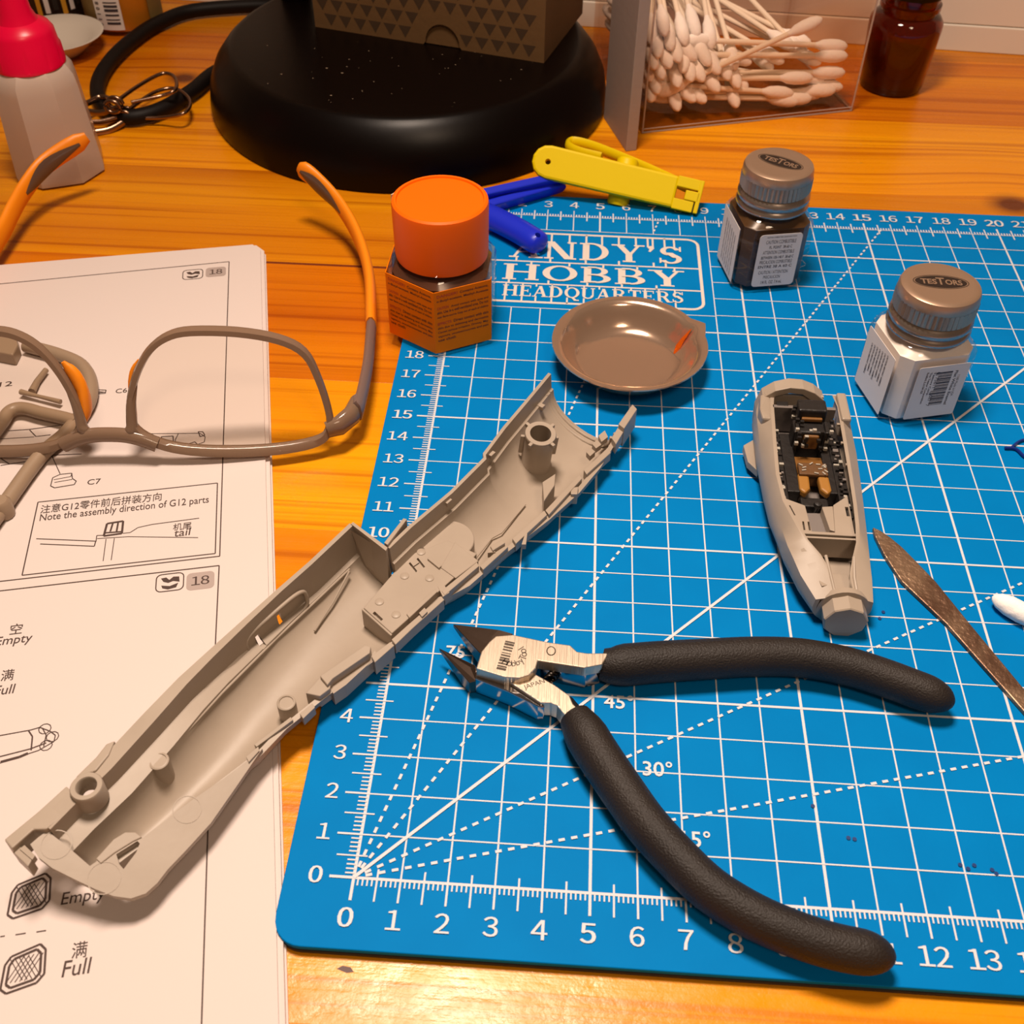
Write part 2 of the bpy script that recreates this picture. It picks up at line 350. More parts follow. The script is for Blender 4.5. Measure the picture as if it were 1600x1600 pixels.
# emblem lettering: slab-serif capitals held in a kit-sprue frame
def serif_letter(ch):                                # unit height outlines as rectangles / strokes (x, y in 0..w, 0..1)
    R = []; w = .8; st = .20; th = .085; sl = .075
    def stem(x, y0=0, y1=1, s0=True, s1=True, t=st):
        R.append([(x, y0), (x + t, y0), (x + t, y1), (x, y1)])
        if s0: R.append([(x - .09, y0), (x + t + .09, y0), (x + t + .09, y0 + sl), (x - .09, y0 + sl)])
        if s1: R.append([(x - .09, y1 - sl), (x + t + .09, y1 - sl), (x + t + .09, y1), (x - .09, y1)])
    def bar(x0, x1, y, t=th): R.append([(x0, y), (x1, y), (x1, y + t), (x0, y + t)])
    def diag(x0, y0, x1, y1, t): R.append([(x0, y0), (x0 + t, y0), (x1 + t, y1), (x1, y1)])
    def arc(cx, cy, rx, ry, a0, a1, tx=st, ty=th, n=14):
        o = []; i_ = []
        for k in range(n + 1):
            a = radians(a0 + (a1 - a0) * k / n); o.append((cx + rx * cos(a), cy + ry * sin(a))); i_.append((cx + (rx - tx) * cos(a), cy + (ry - ty) * sin(a)))
        for k in range(n): R.append([o[k], o[k + 1], i_[k + 1], i_[k]])
    if ch == 'A': diag(.06, 0, .42, 1, .09); diag(.66, 0, .36, 1, .2); bar(.2, .7, .3); bar(-.03, .26, 0, sl); bar(.56, .98, 0, sl); w = .95
    elif ch == 'N': stem(.1, t=.1, s0=True); stem(.78, t=.1); diag(.62, 0, .06, 1, .24); w = 1.0
    elif ch == 'D': stem(.1); arc(.36, .5, .52, .5, -90, 90, .2, th); bar(.2, .4, 0); bar(.2, .4, 1 - th); w = .93
    elif ch == 'Y': stem(.4, 0, .5, True, False); diag(.4, .44, .1, 1, .2); diag(.49, .44, .76, 1, .1); bar(-.02, .38, 1 - sl, sl); bar(.66, .98, 1 - sl, sl); w = .97
    elif ch == "'": R.append([(.06, .98), (.22, 1), (.24, .84), (.05, .84)]); R.append([(.10, .86), (.24, .86), (.12, .64), (.06, .66)]); w = .3
    elif ch == 'S': arc(.36, .73, .31, .27, 20, 250, .17, th); arc(.36, .27, .33, .27, -160, 70, .17, th); diag(.16, .62, .42, .34, .26); R.append([(.62, .7), (.68, .7), (.68, 1), (.62, .95)]); R.append([(.02, .0), (.08, .04), (.08, .3), (.02, .3)]); w = .74
    elif ch == 'H': stem(.1); stem(.72); bar(.2, .8, .46); w = 1.02
    elif ch == 'O': arc(.5, .5, .48, .5, 0, 360, .2, th, 28); w = 1.0
    elif ch == 'Q': arc(.5, .5, .48, .5, 0, 360, .2, th, 28); diag(.66, -.24, .4, .06, .2); bar(.62, .95, -.26, .1); w = 1.0
    elif ch == 'B': stem(.1); arc(.42, .74, .34, .26, -90, 90, .18, th); arc(.42, .26, .42, .27, -90, 90, .2, th); bar(.2, .45, 0); bar(.2, .45, .455); bar(.2, .45, 1 - th); w = .88
    elif ch == 'E': stem(.1, t=st); bar(.2, .75, 0); bar(.2, .75, 1 - th); bar(.2, .58, .46); R.append([(.68, 0), (.76, 0), (.76, .28), (.7, .28)]); R.append([(.68, 1), (.74, 1), (.74, .74), (.69, .74)]); R.append([(.53, .36), (.58, .36), (.58, .64), (.53, .64)]); w = .82
    elif ch == 'U': stem(.1, .3, 1, False, True); stem(.72, .3, 1, False, True, .1); arc(.46, .32, .36, .32, 180, 360, .16, .1); w = .92
    elif ch == 'R': stem(.1); arc(.42, .73, .36, .27, -90, 90, .18, th); bar(.2, .45, .46); bar(.2, .45, 1 - th); diag(.68, 0, .4, .48, .22); bar(.66, 1.0, 0, sl); w = .96
    elif ch == 'T': stem(.32, 0, 1, True, False); bar(.02, .82, 1 - th); R.append([(.02, .72), (.07, .72), (.1, 1), (.02, 1)]); R.append([(.82, .72), (.77, .72), (.74, 1), (.82, 1)]); w = .84
    return R, w
def serif_word(mb, word, x0, x1, y, h):
    gl = [serif_letter(c) for c in word]; tot = sum(g[1] for g in gl) + .06 * (len(gl) - 1); k = (x1 - x0) / tot; x = x0; mids = []
    for i, (R, w) in enumerate(gl):
        for j, q in enumerate(R): mb.add([(x + p[0] * k, y + p[1] * h, zt + .006 + .0007 * (j + 3 * (i % 2))) for p in q], [tuple(range(len(q)))])
        mids.append((x + .2 * k, x + (w - .25) * k)); x += (w + .06) * k
    return mids
lg = MB()
FX0, FX1, FY0, FY1 = .55, 8.62, 21.3, 25.75
m1 = serif_word(lg, "ANDY'S", 1.75, 8.05, 24.05, 1.15)
m2 = serif_word(lg, 'HOBBY', 1.55, 8.02, 22.62, 1.0)
m3 = serif_word(lg, 'HEADQUARTERS', 1.62, 7.95, 21.62, .66)
pline(lg, rrect(FX0, FY0, FX1, FY1, .4, 5), .11, put, True)
for y in (23.82, 22.42): line2(lg, (FX0, y), (FX1, y), .075, put)
for (a, b) in m1:
    for x in (a, b): line2(lg, (x, 25.1), (x, FY1), .07, put)
    line2(lg, (a, 23.8), (a, 24.1), .07, put)
for (a, b) in m2: line2(lg, (a, 22.4), (a, 22.65), .07, put); line2(lg, (b, 23.6), (b, 23.82), .07, put)
for (a, b) in m3: line2(lg, (a, FY0), (a, 21.66), .06, put); line2(lg, (a, 22.25), (a, 22.42), .06, put)
lg.build('emblem_lettering', mat('mat_emblem_print', (214, 204, 196), .6, spec=.1), cmat)
for (x, y, r) in [(a[0], a[1], .05) for a in [(12.48, 8.16), (12.35, 7.94), (12.93, 1.18), (13.08, 1.1), (13.23, 1.19), (13.59, 1.11), (13.66, 1.03), (9.94, 2.38), (10.75, 1.63), (10.62, 1.65)]]:
    MB().add([(p[0], p[1], zt + .024) for p in circle((x, y), r, 7)], [tuple(range(7))]).build('paint_speck', mat('blue_paint_speck', (10, 50, 110), .5), cmat)

# ================================================================== instruction booklet
PTL = Vector((-7.45, 24.2)); PA = radians(13.4); PRX = Vector((cos(PA), sin(PA))); PUY = Vector((-sin(PA), cos(PA)))
def PG(a, b, z=.306): p = PTL + PRX * a + PUY * b; return (p.x, p.y, z)
bk = thing('instruction_booklet', 'open white paper instruction booklet with line drawings and Chinese and English notes', 'booklet', PG(-10.5, -14.8, 0))
paper = mat('booklet_paper', (212, 199, 194), .8, spec=.1, bump=(700, .04))
for i, (dx, dy) in enumerate(((.16, .02), (.06, -.03), (.12, .04), (.0, .0))):
    z0 = .075 * i
    w = -21; pts = [(w, 0 + dy), (-.28 + dx, 0 + dy), (dx, -.42 + dy), (dx, -29.7), (w, -29.7)]
    MB().prism([PG(*p)[:2] for p in pts], z0 + .004, z0 + .07).build('page', paper, bk)
PB = mat('booklet_ink', (70, 52, 46), .7); PBL = mat('booklet_grey_ink', (168, 152, 146), .7)
pp = lambda x, y: PG(x, y, .302)
ink = MB(); Wd = .032
pline(ink, [(-8.97, -1.24), (-1.12, -1.03), (-1.27, -15.49), (-6.94, -15.48)], Wd, pp)
pline(ink, [(-6.88, -15.82), (-1.28, -15.83), (-1.34, -18.57), (-1.42, -23.37), (-1.46, -27.78)], Wd, pp)
pline(ink, [(-6.33, -12.59), (-1.37, -12.6), (-1.39, -15.37), (-6.4, -15.35)], Wd, pp, True)
for q0, q1 in ([(-8.97, -1.24), (-1.12, -1.03)], [(-1.27, -15.49), (-6.94, -15.48)], [(-6.88, -15.82), (-1.28, -15.83)]):
    lf = min((q0, q1)); line2(ink, (-19.6, lf[1]), lf, Wd, pp)
line2(ink, (-19.6, [(-8.97, -1.24)][0][1]), (-19.6, [(-6.94, -15.48)][0][1]), Wd, pp)
PX3 = (PRX.x, PRX.y, 0); PY3 = (PUY.x, PUY.y, 0); shear = (PUY.x + .10 * PRX.x, PUY.y + .10 * PRX.y, 0)
def ptxt(body, px, width, h, bold=.004, up=PY3, mb=None): put_text(mb or ink, body, PG(px[0], px[1], .303), PX3, up, 1, width=width, bold=bold, h=h)
T = [(-6.22, -13.04), (-6.2, -13.36), (-4.56, -8.01), (-5.04, -12.09), (-8.17, -7.12), (-2.55, -14.31), (-2.52, -14.56), (-6.45, -17.34), (-6.75, -17.66), (-6.46, -18.78), (-6.55, -19.21), (-4.39, -24.87), (-4.06, -26.04), (-4.21, -26.41), (-8.33, -7.35)]
E_ = [(-2.92, -12.99), (-1.6, -13.4), (-4.21, -8), (-4.67, -12.08), (-7.78, -7.15), (-2.05, -14.29), (-2.09, -14.53), (-6.16, -17.35), (-5.88, -17.7), (-6.16, -18.78), (-6.1, -19.23), (-3.51, -24.89), (-3.78, -26.05), (-3.68, -26.44), (-12.74, 25.01)]
bodies = ['注意G12零件前后拼装方向', 'Note the assembly direction of G12 parts', 'C6', 'C7', '12', '机尾', 'tail', '空', 'Empty', '满', 'Full', 'Empty', '满', 'Full']
hs = [.34, .36, .22, .22, .24, .28, .28, .34, .36, .34, .28, .36, .34, .33]
for b, t, e, h in zip(bodies, T, E_, hs): ptxt(b, t, max(.3, e[0] - t[0]), h, up=shear if b in ('Full', 'Empty', 'tail') else PY3)
# note diagram
pc = []
pline(ink, [(-6.2, -14.04), (-4.6, -14.39), (-4.62, -14.58), (-6.07, -14.26)], .03, pp)
pline(ink, [(-4.59, -14.41), (-4.59, -14.18), (-4.42, -14.2)], .025, pp)
pline(ink, [(-4.35, -13.76), (-3.92, -13.73), (-3.92, -14.21), (-4.4, -14.23), (-4.35, -13.76)], .06, pp)
for q in ([(-4.19, -13.74), (-4.24, -14.08)], [(-4.05, -13.73), (-4.07, -14.11)], [(-4.41, -14.11), (-3.91, -14.14)]): pline(ink, q, .05, pp)
pline(ink, [(-4.57, -14.3), (-3.74, -14.36), (-1.86, -14.7)], .022, pp)
pline(ink, [(-3.89, -14.21), (-3.7, -14.21), (-3.5, -14.05), (-3.13, -13.99), (-1.85, -13.95)], .022, pp)
for q in ([(-4.33, -14.35), (-4.34, -15.17)], [(-4.11, -14.36), (-4.13, -15.17)]): pline(ink, q, .022, pp)
# small part drawings
pline(ink, [(-6.04, -11.63), (-5.85, -11.52), (-5.52, -11.52), (-5.48, -11.75), (-5.36, -11.88), (-5.4, -12.02), (-5.94, -12.07), (-6.06, -11.97)], .028, pp, True)
pline(ink, [(-6, -11.72), (-5.53, -11.66), (-5.52, -11.52)], .022, pp); pline(ink, [(-5.97, -11.84), (-5.48, -11.79)], .022, pp)
pline(ink, [(-6.17, -10.67), (-5.85, -11.49)], .025, pp); pline(ink, [(-5.28, -7.7), (-4.86, -7.8), (-4.87, -7.96), (-5.21, -7.94)], .03, pp, True); pline(ink, [(-5.23, -7.78), (-4.88, -7.9), (-5.18, -7.89)], .03, pp)
pline(ink, [(-7.65, -10.52), (-7.49, -10.52), (-5.32, -10.72)], .03, pp); pline(ink, [(-7.59, -10.86), (-6.85, -10.8)], .03, pp); pline(ink, [(-7.61, -10.57), (-7.33, -10.85)], .03, pp)
pline(ink, [(-7.59, -9.32), (-6.97, -9.35), (-6.09, -9.3)], .03, pp); pline(ink, [(-6.96, -9.38), (-6.74, -9.71), (-6.32, -9.7)], .03, pp); pline(ink, [(-7.77, -9.66), (-6.79, -9.72)], .025, pp)
# engine drawing under the right lens
pline(ink, [(-3.64, -10.23), (-3.5, -10.1), (-2.61, -10.23), (-1.92, -10.33), (-1.76, -10.52), (-1.78, -10.75), (-2.25, -10.94), (-2.82, -10.94), (-3.33, -10.65)], .022, pp, True)
pline(ink, [(-2.56, -10.26), (-2.64, -10.53), (-2.54, -10.91)], .022, pp); pline(ink, [(-3.05, -10.31), (-2.71, -10.33), (-2.69, -10.56), (-3.04, -10.51)], .03, pp, True)
for q in ([(-3.49, -10.25), (-3.34, -10.33), (-3.49, -10.34)], [(-2.95, -10.75), (-2.78, -10.74), (-2.68, -10.86), (-2.9, -10.87)], [(-2.3, -10.78), (-2.06, -10.7), (-1.95, -10.87), (-2.19, -10.92)], [(-1.97, -10.25), (-1.84, -10.27), (-1.77, -10.44), (-1.91, -10.49)]): pline(ink, q, .03, pp, True)
# tank drawing
pline(ink, [(-6.51, -20.42), (-5.55, -20.36), (-5.35, -20.32), (-5.1, -20.47), (-4.97, -20.6), (-4.98, -20.77), (-5.3, -20.96), (-6.38, -21.23)], .026, pp)
pline(ink, [(-5.6, -20.37), (-5.49, -20.55), (-5.47, -20.93)], .035, pp); pline(ink, [(-5.28, -20.37), (-5.18, -20.56), (-5.2, -20.87)], .026, pp); pline(ink, [(-6.42, -21.03), (-5.5, -20.89), (-5.15, -20.78)], .03, pp); pline(ink, [(-6.12, -21.14), (-5.71, -21.07), (-5.53, -21)], .07, pp)
for c in [(-5.23, -20.38), (-5.15, -20.85), (-5.03, -20.63)]: pline(ink, circle(c, .14, 10), .022, pp, True)
# hatched grilles
for cx, cy in [(-5.02, -24.55), (-4.94, -26.1)]:
    gr = [(cx - .42, cy - .36), (cx - .30, cy - .46), (cx + .26, cy - .34), (cx + .39, cy - .18), (cx + .36, cy + .32), (cx + .24, cy + .45), (cx - .30, cy + .28), (cx - .40, cy + .12)]
    pline(ink, gr, .045, pp, True); pline(ink, [(cx + (x - cx) * .78, cy + (y - cy) * .78) for x, y in gr], .05, pp, True)
    for k in range(-3, 4):
        o = k * .09
        line2(ink, (cx + o - .16, cy - .26), (cx + o + .14, cy + .26), .018, pp) if abs(k) < 3 else None
        line2(ink, (cx + o + .16, cy - .24), (cx + o - .14, cy + .24), .018, pp) if abs(k) < 3 else None
for q in ([(-5.52, -25.36), (-5.43, -25.36)], [(-5.22, -25.37), (-5.02, -25.37)], [(-4.81, -25.38), (-4.62, -25.38)]): pline(ink, q, .025, pp)
# page badges
for (cx, cy), sc, (bx, by) in zip([(-2.38, -1.66), (-2.55, -16.22)], (.82, .84), [(-1.58, -1.62), (-1.76, -16.29)]):
    pline(ink, rrect(cx - .42 * sc, cy - .36 * sc, cx + .42 * sc, cy + .36 * sc, .14, 4), .03, pp, True)
    for q in ([(-.28, .2), (-.12, .22), (-.02, .1), (.1, .22), (.28, .2), (.3, -.02), (.1, .04), (-.05, -.02), (-.2, .05)], [(-.26, -.1), (.0, -.16), (.26, -.06), (.2, -.24), (-.05, -.29), (-.22, -.22)]):
        ink.add([pp(cx + x * sc, cy + y * sc) for x, y in q], [tuple(range(len(q)))])
    rr = rrect(bx - .43 * sc, by - .36 * sc, bx + .43 * sc, by + .36 * sc, .13, 4); MB().add([PG(x, y, .301) for x, y in rr], [tuple(range(len(rr)))]).build('page_number_badge', PBL, bk)
    digits(ink, '18', PG(bx, by - .17 * sc, .303), .36 * sc, 'c', .02, PX3, PY3)
ink.build('printed_drawings', PB, bk)

# ================================================================== fuselage half shell
F0 = Vector((-5.68, -.8)); FA = Vector((.54809, .83642)); FN = Vector((.83642, -.54809))
def FU(s, n, z): p = F0 + FA * s + FN * n; return (p.x, p.y, z)
FM = Matrix(((FA.x, FN.x, 0, F0.x), (FA.y, FN.y, 0, F0.y), (0, 0, 1, 0), (0, 0, 0, 1)))   # (s, n, z) -> world
GREY = mat('grey_styrene', (160, 146, 131), .42, spec=.4, bump=(260, .06), var=(90, (166, 152, 137), .35, .7))
DGREY = GREY                                        # one plastic throughout; recesses darken by real shade only
fus = thing('fuselage_half', 'hollow grey plastic model aircraft fuselage half lying open side up', 'model part', FU(9, 0, .3))
def section(s, nL, zL, nR, zR, fw, drop, lw, bot=.46, k=13):
    n3, z3 = nL + fw + .05 + lw, zL - drop - .12 * (lw / .35 if lw else 0)
    inner = [(nL, zL), (nL + fw, zL), (nL + fw + .04, zL - drop), (n3, z3)]
    D = (z3 + zR) / 2 - bot
    for i in range(1, k + 1):
        t = i / k; inner.append(((n3 + nR) / 2 - (nR - n3) / 2 * cos(pi * t), z3 + (zR - z3) * (1 - cos(pi * t)) / 2 - D * sin(pi * t) ** .9))
    out = []; th = .13                               # outer skin follows, a little lower / wider
    for i, (n, z) in enumerate(inner):
        if i == 0: continue
        a = inner[max(i - 1, 0)]; b = inner[min(i + 1, len(inner) - 1)]
        tx, tz = b[0] - a[0], b[1] - a[1]; l = sqrt(tx * tx + tz * tz) or 1
        if i >= 3: out.append((n + tz / l * th, z - tx / l * th))
    out = [(nL - .02, zL - .12), (nL + .06, zL - drop * .7)] + out
    out[-1] = (inner[-1][0] + th, inner[-1][1] - .02)
    ring = inner + out[::-1]
    return [(s, n, max(z, .31)) for n, z in ring]
AFT = [(.35, -.98, 1.88, .40, 1.15, .34, .42, .36), (1.0, -1.02, 1.92, .48, 1.14, .34, .42, .36), (2.0, -1.1, 1.95, .60, 1.12, .36, .45, .38), (3.3, -1.25, 2.0, .76, 1.08, .34, .5, .36), (4.4, -1.38, 2.0, .88, 1.05, .28, .55, .32), (5.3, -1.42, 2.0, .80, 1.0, .22, .65, .26),
       (6.4, -1.46, 2.0, .90, 1.0, .17, .8, .2), (7.6, -1.50, 2.0, 1.05, 1.0, .13, .9, .15), (8.7, -1.52, 2.0, 1.2, 1.0, .12, 1.0, .1), (10.3, -1.62, 2.0, 1.17, 1.0, .12, 1.0, .1)]
FWD = [(10.3, -.36, 1.95, 1.17, 1.0, .1, .5, .06), (11.2, -.40, 1.95, 1.44, 1.0, .1, .5, .06), (12.8, -.36, 1.95, 1.52, 1.0, .1, .5, .06), (14.4, -.46, 1.95, 1.70, 1.0, .1, .5, .06), (14.5, -.56, 1.98, 1.70, 1.0, .1, .5, .06), (15.7, -.78, 2.0, 1.75, 1.0, .1, .5, .06), (16.9, -.95, 2.0, 1.66, 1.02, .1, .5, .06), (18.45, -1.18, 2.0, 1.36, 1.05, .1, .5, .06)]
aft = MB().loft([section(*a) for a in AFT], M=FM).build('aft_shell', GREY, fus, smooth=35)
# openings: two see-through slots in the side wall recess
slots = MB()
for (s0, n0) in [(7.36, -1.46), (6.59, -1.4)]:
    slots.box((s0, n0 - .1, 1.25), (.12 if s0 > 7 else .13, 1.2, .3), M=FM)
(bs, bn), = [(1.38, -0.75)]
slots.lathe([(.19, .1), (.2, 1.6), (.215, 1.75), (.215, 2.3)], (bs, bn, 0), 20, FM)
cutout(aft, slots)
fwd = MB().loft([section(*a) for a in FWD], M=FM).build('forward_shell', GREY, fus, smooth=35)
# flat tail plate with the fin and its openings
fin_out = [(-0.08, -0.76, 1.77), (-0.14, -0.46, 1.66), (-0.1, -0.13, 1.55), (0.05, 0.34, 1.38), (0.19, 0.75, 1.23), (0.33, 1.07, 1.11), (0.52, 1.33, 1.02), (0.78, 1.46, 0.97), (1.07, 1.47, 0.97), (1.39, 1.42, 0.99), (1.89, 1.4, 0.99), (2.64, 1.35, 1.01), (3.56, 1.17, 1.08), (4.24, 1.03, 1.13), (4.54, 0.97, 1.15), (4.36, 0.96, 1.16), (3.5, 0.87, 1.19), (2.71, 0.75, 1.23), (1.47, 0.62, 1.28), (1.45, 0.47, 1.33), (1.29, 0.35, 1.37), (1.06, 0.32, 1.38), (0.54, 0.35, 1.37), (0.41, 0.33, 1.38), (0.37, -0.26, 1.59), (0.31, -0.74, 1.77), (0.11, -0.76, 1.77)]
hole = [(0.91, 0.51, 1.31), (1.37, 0.6, 1.29), (1.37, 0.67, 1.26), (1.2, 0.75, 1.23), (0.81, 0.82, 1.21), (0.82, 0.69, 1.25)]
v_, f_ = tri_fill([fin_out, hole]); bmh = MB()
zp = lambda n: 1.5 - .36 * n
top = [(p[0], p[1], zp(p[1])) for p in v_]; bmh.add(top, f_, FM); bmh.add([(p[0], p[1], zp(p[1]) - .12) for p in v_], [f[::-1] for f in f_], FM)
for lp in (fin_out, hole): bmh.add([(p[0], p[1], zp(p[1])) for p in lp] + [(p[0], p[1], zp(p[1]) - .12) for p in lp], [(i, (i + 1) % len(lp), len(lp) + (i + 1) % len(lp), len(lp) + i) for i in range(len(lp))], FM)
bmh.build('tail_fin_plate', GREY, fus)
# faint raised rings on the plate
for (s0, n0), r in zip([(q[0], q[1]) for q in [(0.25, -0.42, 1.65), (0.44, 0.69, 1.25), (2.5, 0.82, 1.2)]], (.3, .33, .3)):
    MB().lathe([(r - .02, -.01), (r - .02, .008), (r, .008), (r, -.01)], (0, 0, 0), 24, FM @ Matrix.Translation((s0, n0, zp(n0))) @ Matrix.Rotation(math.atan(-.36), 4, 'X'), caps=False).build('moulding_ring', GREY, fus, smooth=40)
q = [(1.07, 0.27, 1.4), (1.32, 0.32, 1.39), (1.46, 0.46, 1.34), (1.48, 0.62, 1.28), (1.3, 0.56, 1.3), (0.9, 0.48, 1.33), (0.58, 0.45, 1.34), (0.58, 0.32, 1.39)]
MB().prism([(p[0], p[1]) for p in q], [zp(p[1]) - .1 for p in q], [zp(p[1]) + .03 for p in q], FM).build('fin_pad', GREY, fus, bevel=.015)
MB().prism([(-0.35, -1.18), (0.46, -1.16), (1.17, -1.19), (1.14, -0.77), (0.66, -0.69), (0.3, -0.7), (0.14, -0.9), (-0.38, -0.89)], 1.3, 1.9, FM).build('tail_flange', GREY, fus, bevel=.03)
tt = [(-0.39, -0.93), (-0.22, -0.92), (-0.24, -0.49), (-0.4, -0.42)]
MB().prism(tt, 1.3, 1.74, FM).build('tail_tab', GREY, fus, bevel=.02)
MB().prism([(-0.27, -0.85), (-0.16, -0.84), (-0.17, -0.48), (-0.26, -0.45)], 1.6, 1.77, FM).build('tab_step', GREY, fus)
# boss with a through hole, on the flange
MB().lathe([(.205, -.2), (.205, .05), (.225, .08), (.32, .08), (.34, .05), (.34, -.45)], (bs, bn, 1.98), 28, FM, caps=False).build('screw_boss', GREY, fus, smooth=40)
MB().prism([(1.39, -1.14), (1.96, -1.19), (2.3, -1.28), (2.47, -1.2), (2.16, -1.02), (1.75, -0.93)], 1.84, 2.0, FM).build('flange_bulge', GREY, fus, bevel=.03)
for px_ in ([(5.79, 0.44)], [(2.87, -0.45)]):
    (ps, pn), = px_
    zt_ = 1.05 if ps > 4 else 1.42
    MB().lathe([(.22, -.72), (.22, -.02), (.19, 0), (.17, 0), (.16, -.03), (.001, -.03)], (ps, pn, zt_), 24, FM).build('locating_peg', GREY, fus, smooth=40)
# side recess ring in the left wall
def wallpt(s, z): return -1.30 + .06 * (7.6 - s) * 0 + (2.0 - z) * .05, z
ring = []
for i in range(28):
    a = 2 * pi * i / 28; e = .5
    cs, cz = cos(a), sin(a); ring.append((7.25 + 1.0 * math.copysign(abs(cs) ** e, cs), -1.27 + .10 * (1.25 - (1.27 + .34 * math.copysign(abs(cz) ** e, cz))), 1.27 + .34 * math.copysign(abs(cz) ** e, cz)))
MB().tube([FU(*p) for p in ring], .055, 8, closed=True, up=(-FN.x, -FN.y, 0)).build('recess_rim', GREY, fus, smooth=60)
# partition and its dark corner
MB().prism([(10.37, -1.56), (10.24, -0.27), (10.13, -0.23), (10.29, -1.56)], .55, 2.03, FM).build('partition', GREY, fus)
MB().add([FU(10.2, -1.5, 1.9), FU(10.2, -.35, 1.9), FU(10.2, -.1, .7), FU(10.2, -1.1, .8)], [(0, 1, 2, 3)]).build('partition_face', GREY, fus)
MB().prism([(10.3, -.44), (11.25, -.62), (11.28, -.52), (10.3, -.32)], .9, 2.05, FM).build('wall_stub', GREY, fus, bevel=.015)
# avionics bay box with raised studs and engraved marks
bx = [(8.85, -.18), (8.85, 1.03), (11.35, 1.42), (11.35, .28), (11.1, -.12)]
bx = [(8.91, 0.03), (8.73, 1.12), (11.37, 1.2), (12.05, 1.14), (11.96, 0.24), (11.2, -0.11), (10.95, -0.22), (10.38, -0.16)]
bay = MB().prism(bx, .5, 1.17, FM).build('bay_box', GREY, fus, bevel=.02)
e0, e1 = bx[0], bx[1]
MB().prism([(e0[0] - .06, e0[1] - .02), (e1[0] - .06, e1[1] + .02), (e1[0] + .0, e1[1] + .02), (e0[0] + .0, e0[1] - .02)], .5, 1.15, FM).build('bay_end_wall', DGREY, fus, bevel=.02)
for px_ in [(9.29, 0.22), (9.23, 0.82), (10.32, 0.16), (10.65, 0.71), (11.21, -0.04)]:
    MB().lathe([(.115, 0), (.115, .02), (.10, .03), (.001, .03)], (px_[0], px_[1], 1.165), 18, FM).build('raised_stud', GREY, fus, smooth=40)
for q in ([(10.71, -0.04), (10.77, -0.04), (10.65, 0.3), (10.59, 0.31)], [(10.95, 0.02), (11.01, 0.02), (10.88, 0.37), (10.83, 0.36)], [(10.72, 0.12), (10.95, 0.16), (10.92, 0.19), (10.69, 0.15)], [(8.91, 0.33), (8.99, 0.33), (8.93, 0.66), (8.84, 0.66)]):
    cutout(bay, MB().prism(q, 1.05, 1.3, FM))
for q in ([(11.09, 0.27), (11.21, 0.26), (11.13, 0.72), (11.02, 0.72)],): MB().prism(q, 1.16, 1.24, FM).build('moulded_bar', GREY, fus, bevel=.01)
(ds, dn), = [(12.01, 0.2)]
MB().lathe([(.70, -.5), (.70, -.02), (.68, 0), (.001, 0)], (ds, dn, 1.13), 36, FM).build('round_blanking_disc', GREY, fus, smooth=40)
MB().prism([(12.01, 0.44), (11.86, 1.35), (11.04, 1.25), (11.09, 0.71)], .6, 1.2, FM).build('square_pad', GREY, fus, bevel=.02)
# slotted rails along the near edge
for q, z0, z1 in (([(8.61, 1.21), (9.25, 1.23), (10.41, 1.29), (10.36, 1.43), (9.19, 1.39), (8.55, 1.39)], .75, 1.12), ([(9.38, 1.03), (10.45, 1.07), (10.4, 1.18), (9.33, 1.17)], 1.0, 1.22), ([(10.49, 1.23), (11.8, 1.34), (11.73, 1.47), (10.43, 1.39)], .8, 1.2),
                  ([(11.78, 1.45), (12.83, 1.49), (12.76, 1.63), (11.73, 1.6)], .8, 1.14), ([(13.08, 1.52), (14.45, 1.58), (14.36, 1.74), (12.99, 1.71)], .8, 1.12), ([(14.47, 1.6), (16.19, 1.54), (16.11, 1.69), (14.39, 1.78)], .8, 1.12), ([(16.42, 1.53), (17.62, 1.55), (17.5, 1.74), (16.32, 1.7)], .8, 1.12), ([(17.91, 1.48), (19.46, 1.15), (19.3, 1.41), (17.76, 1.73)], .85, 1.25)):
    MB().prism(q, z0, z1, FM).build('edge_rail', GREY, fus, bevel=.015)
for q, zt_ in (([(15.16, 1), (15.66, 1.09), (15.26, 1.34), (14.58, 1.47)], 1.3), ([(12.42, 1.29), (12.79, 1.41), (12.75, 1.54), (12.33, 1.45)], 1.25), ([(18.37, 1.4), (19.38, 1.24), (19.27, 1.47), (18.31, 1.64)], 1.42), ([(15.63, 1.65), (15.8, 1.78), (15.53, 1.93), (15.42, 1.78)], 1.1)):
    MB().prism(q, .7, zt_, FM).build('locating_tab', GREY, fus, bevel=.02)
for q in ([(17.82, 1.09), (18.12, 1.11), (17.94, 1.34), (17.65, 1.31)], [(17.41, 1.15), (17.66, 1.15), (17.55, 1.37), (17.32, 1.34)], [(17.02, 1.21), (17.25, 1.2), (17.19, 1.4), (16.94, 1.39)], [(10.56, 1.05), (10.69, 1.16), (10.58, 1.42), (10.37, 1.38)], [(9.61, 1.24), (9.82, 1.24), (9.77, 1.38), (9.56, 1.38)], [(13.01, 1.88), (13.36, 1.73), (13.44, 1.75), (13.08, 1.97)], [(12.23, 1.36), (12.48, 1.29), (12.38, 1.5)]):
    MB().prism(q, 1.0, 1.185, FM).build('recessed_notch', DGREY, fus)
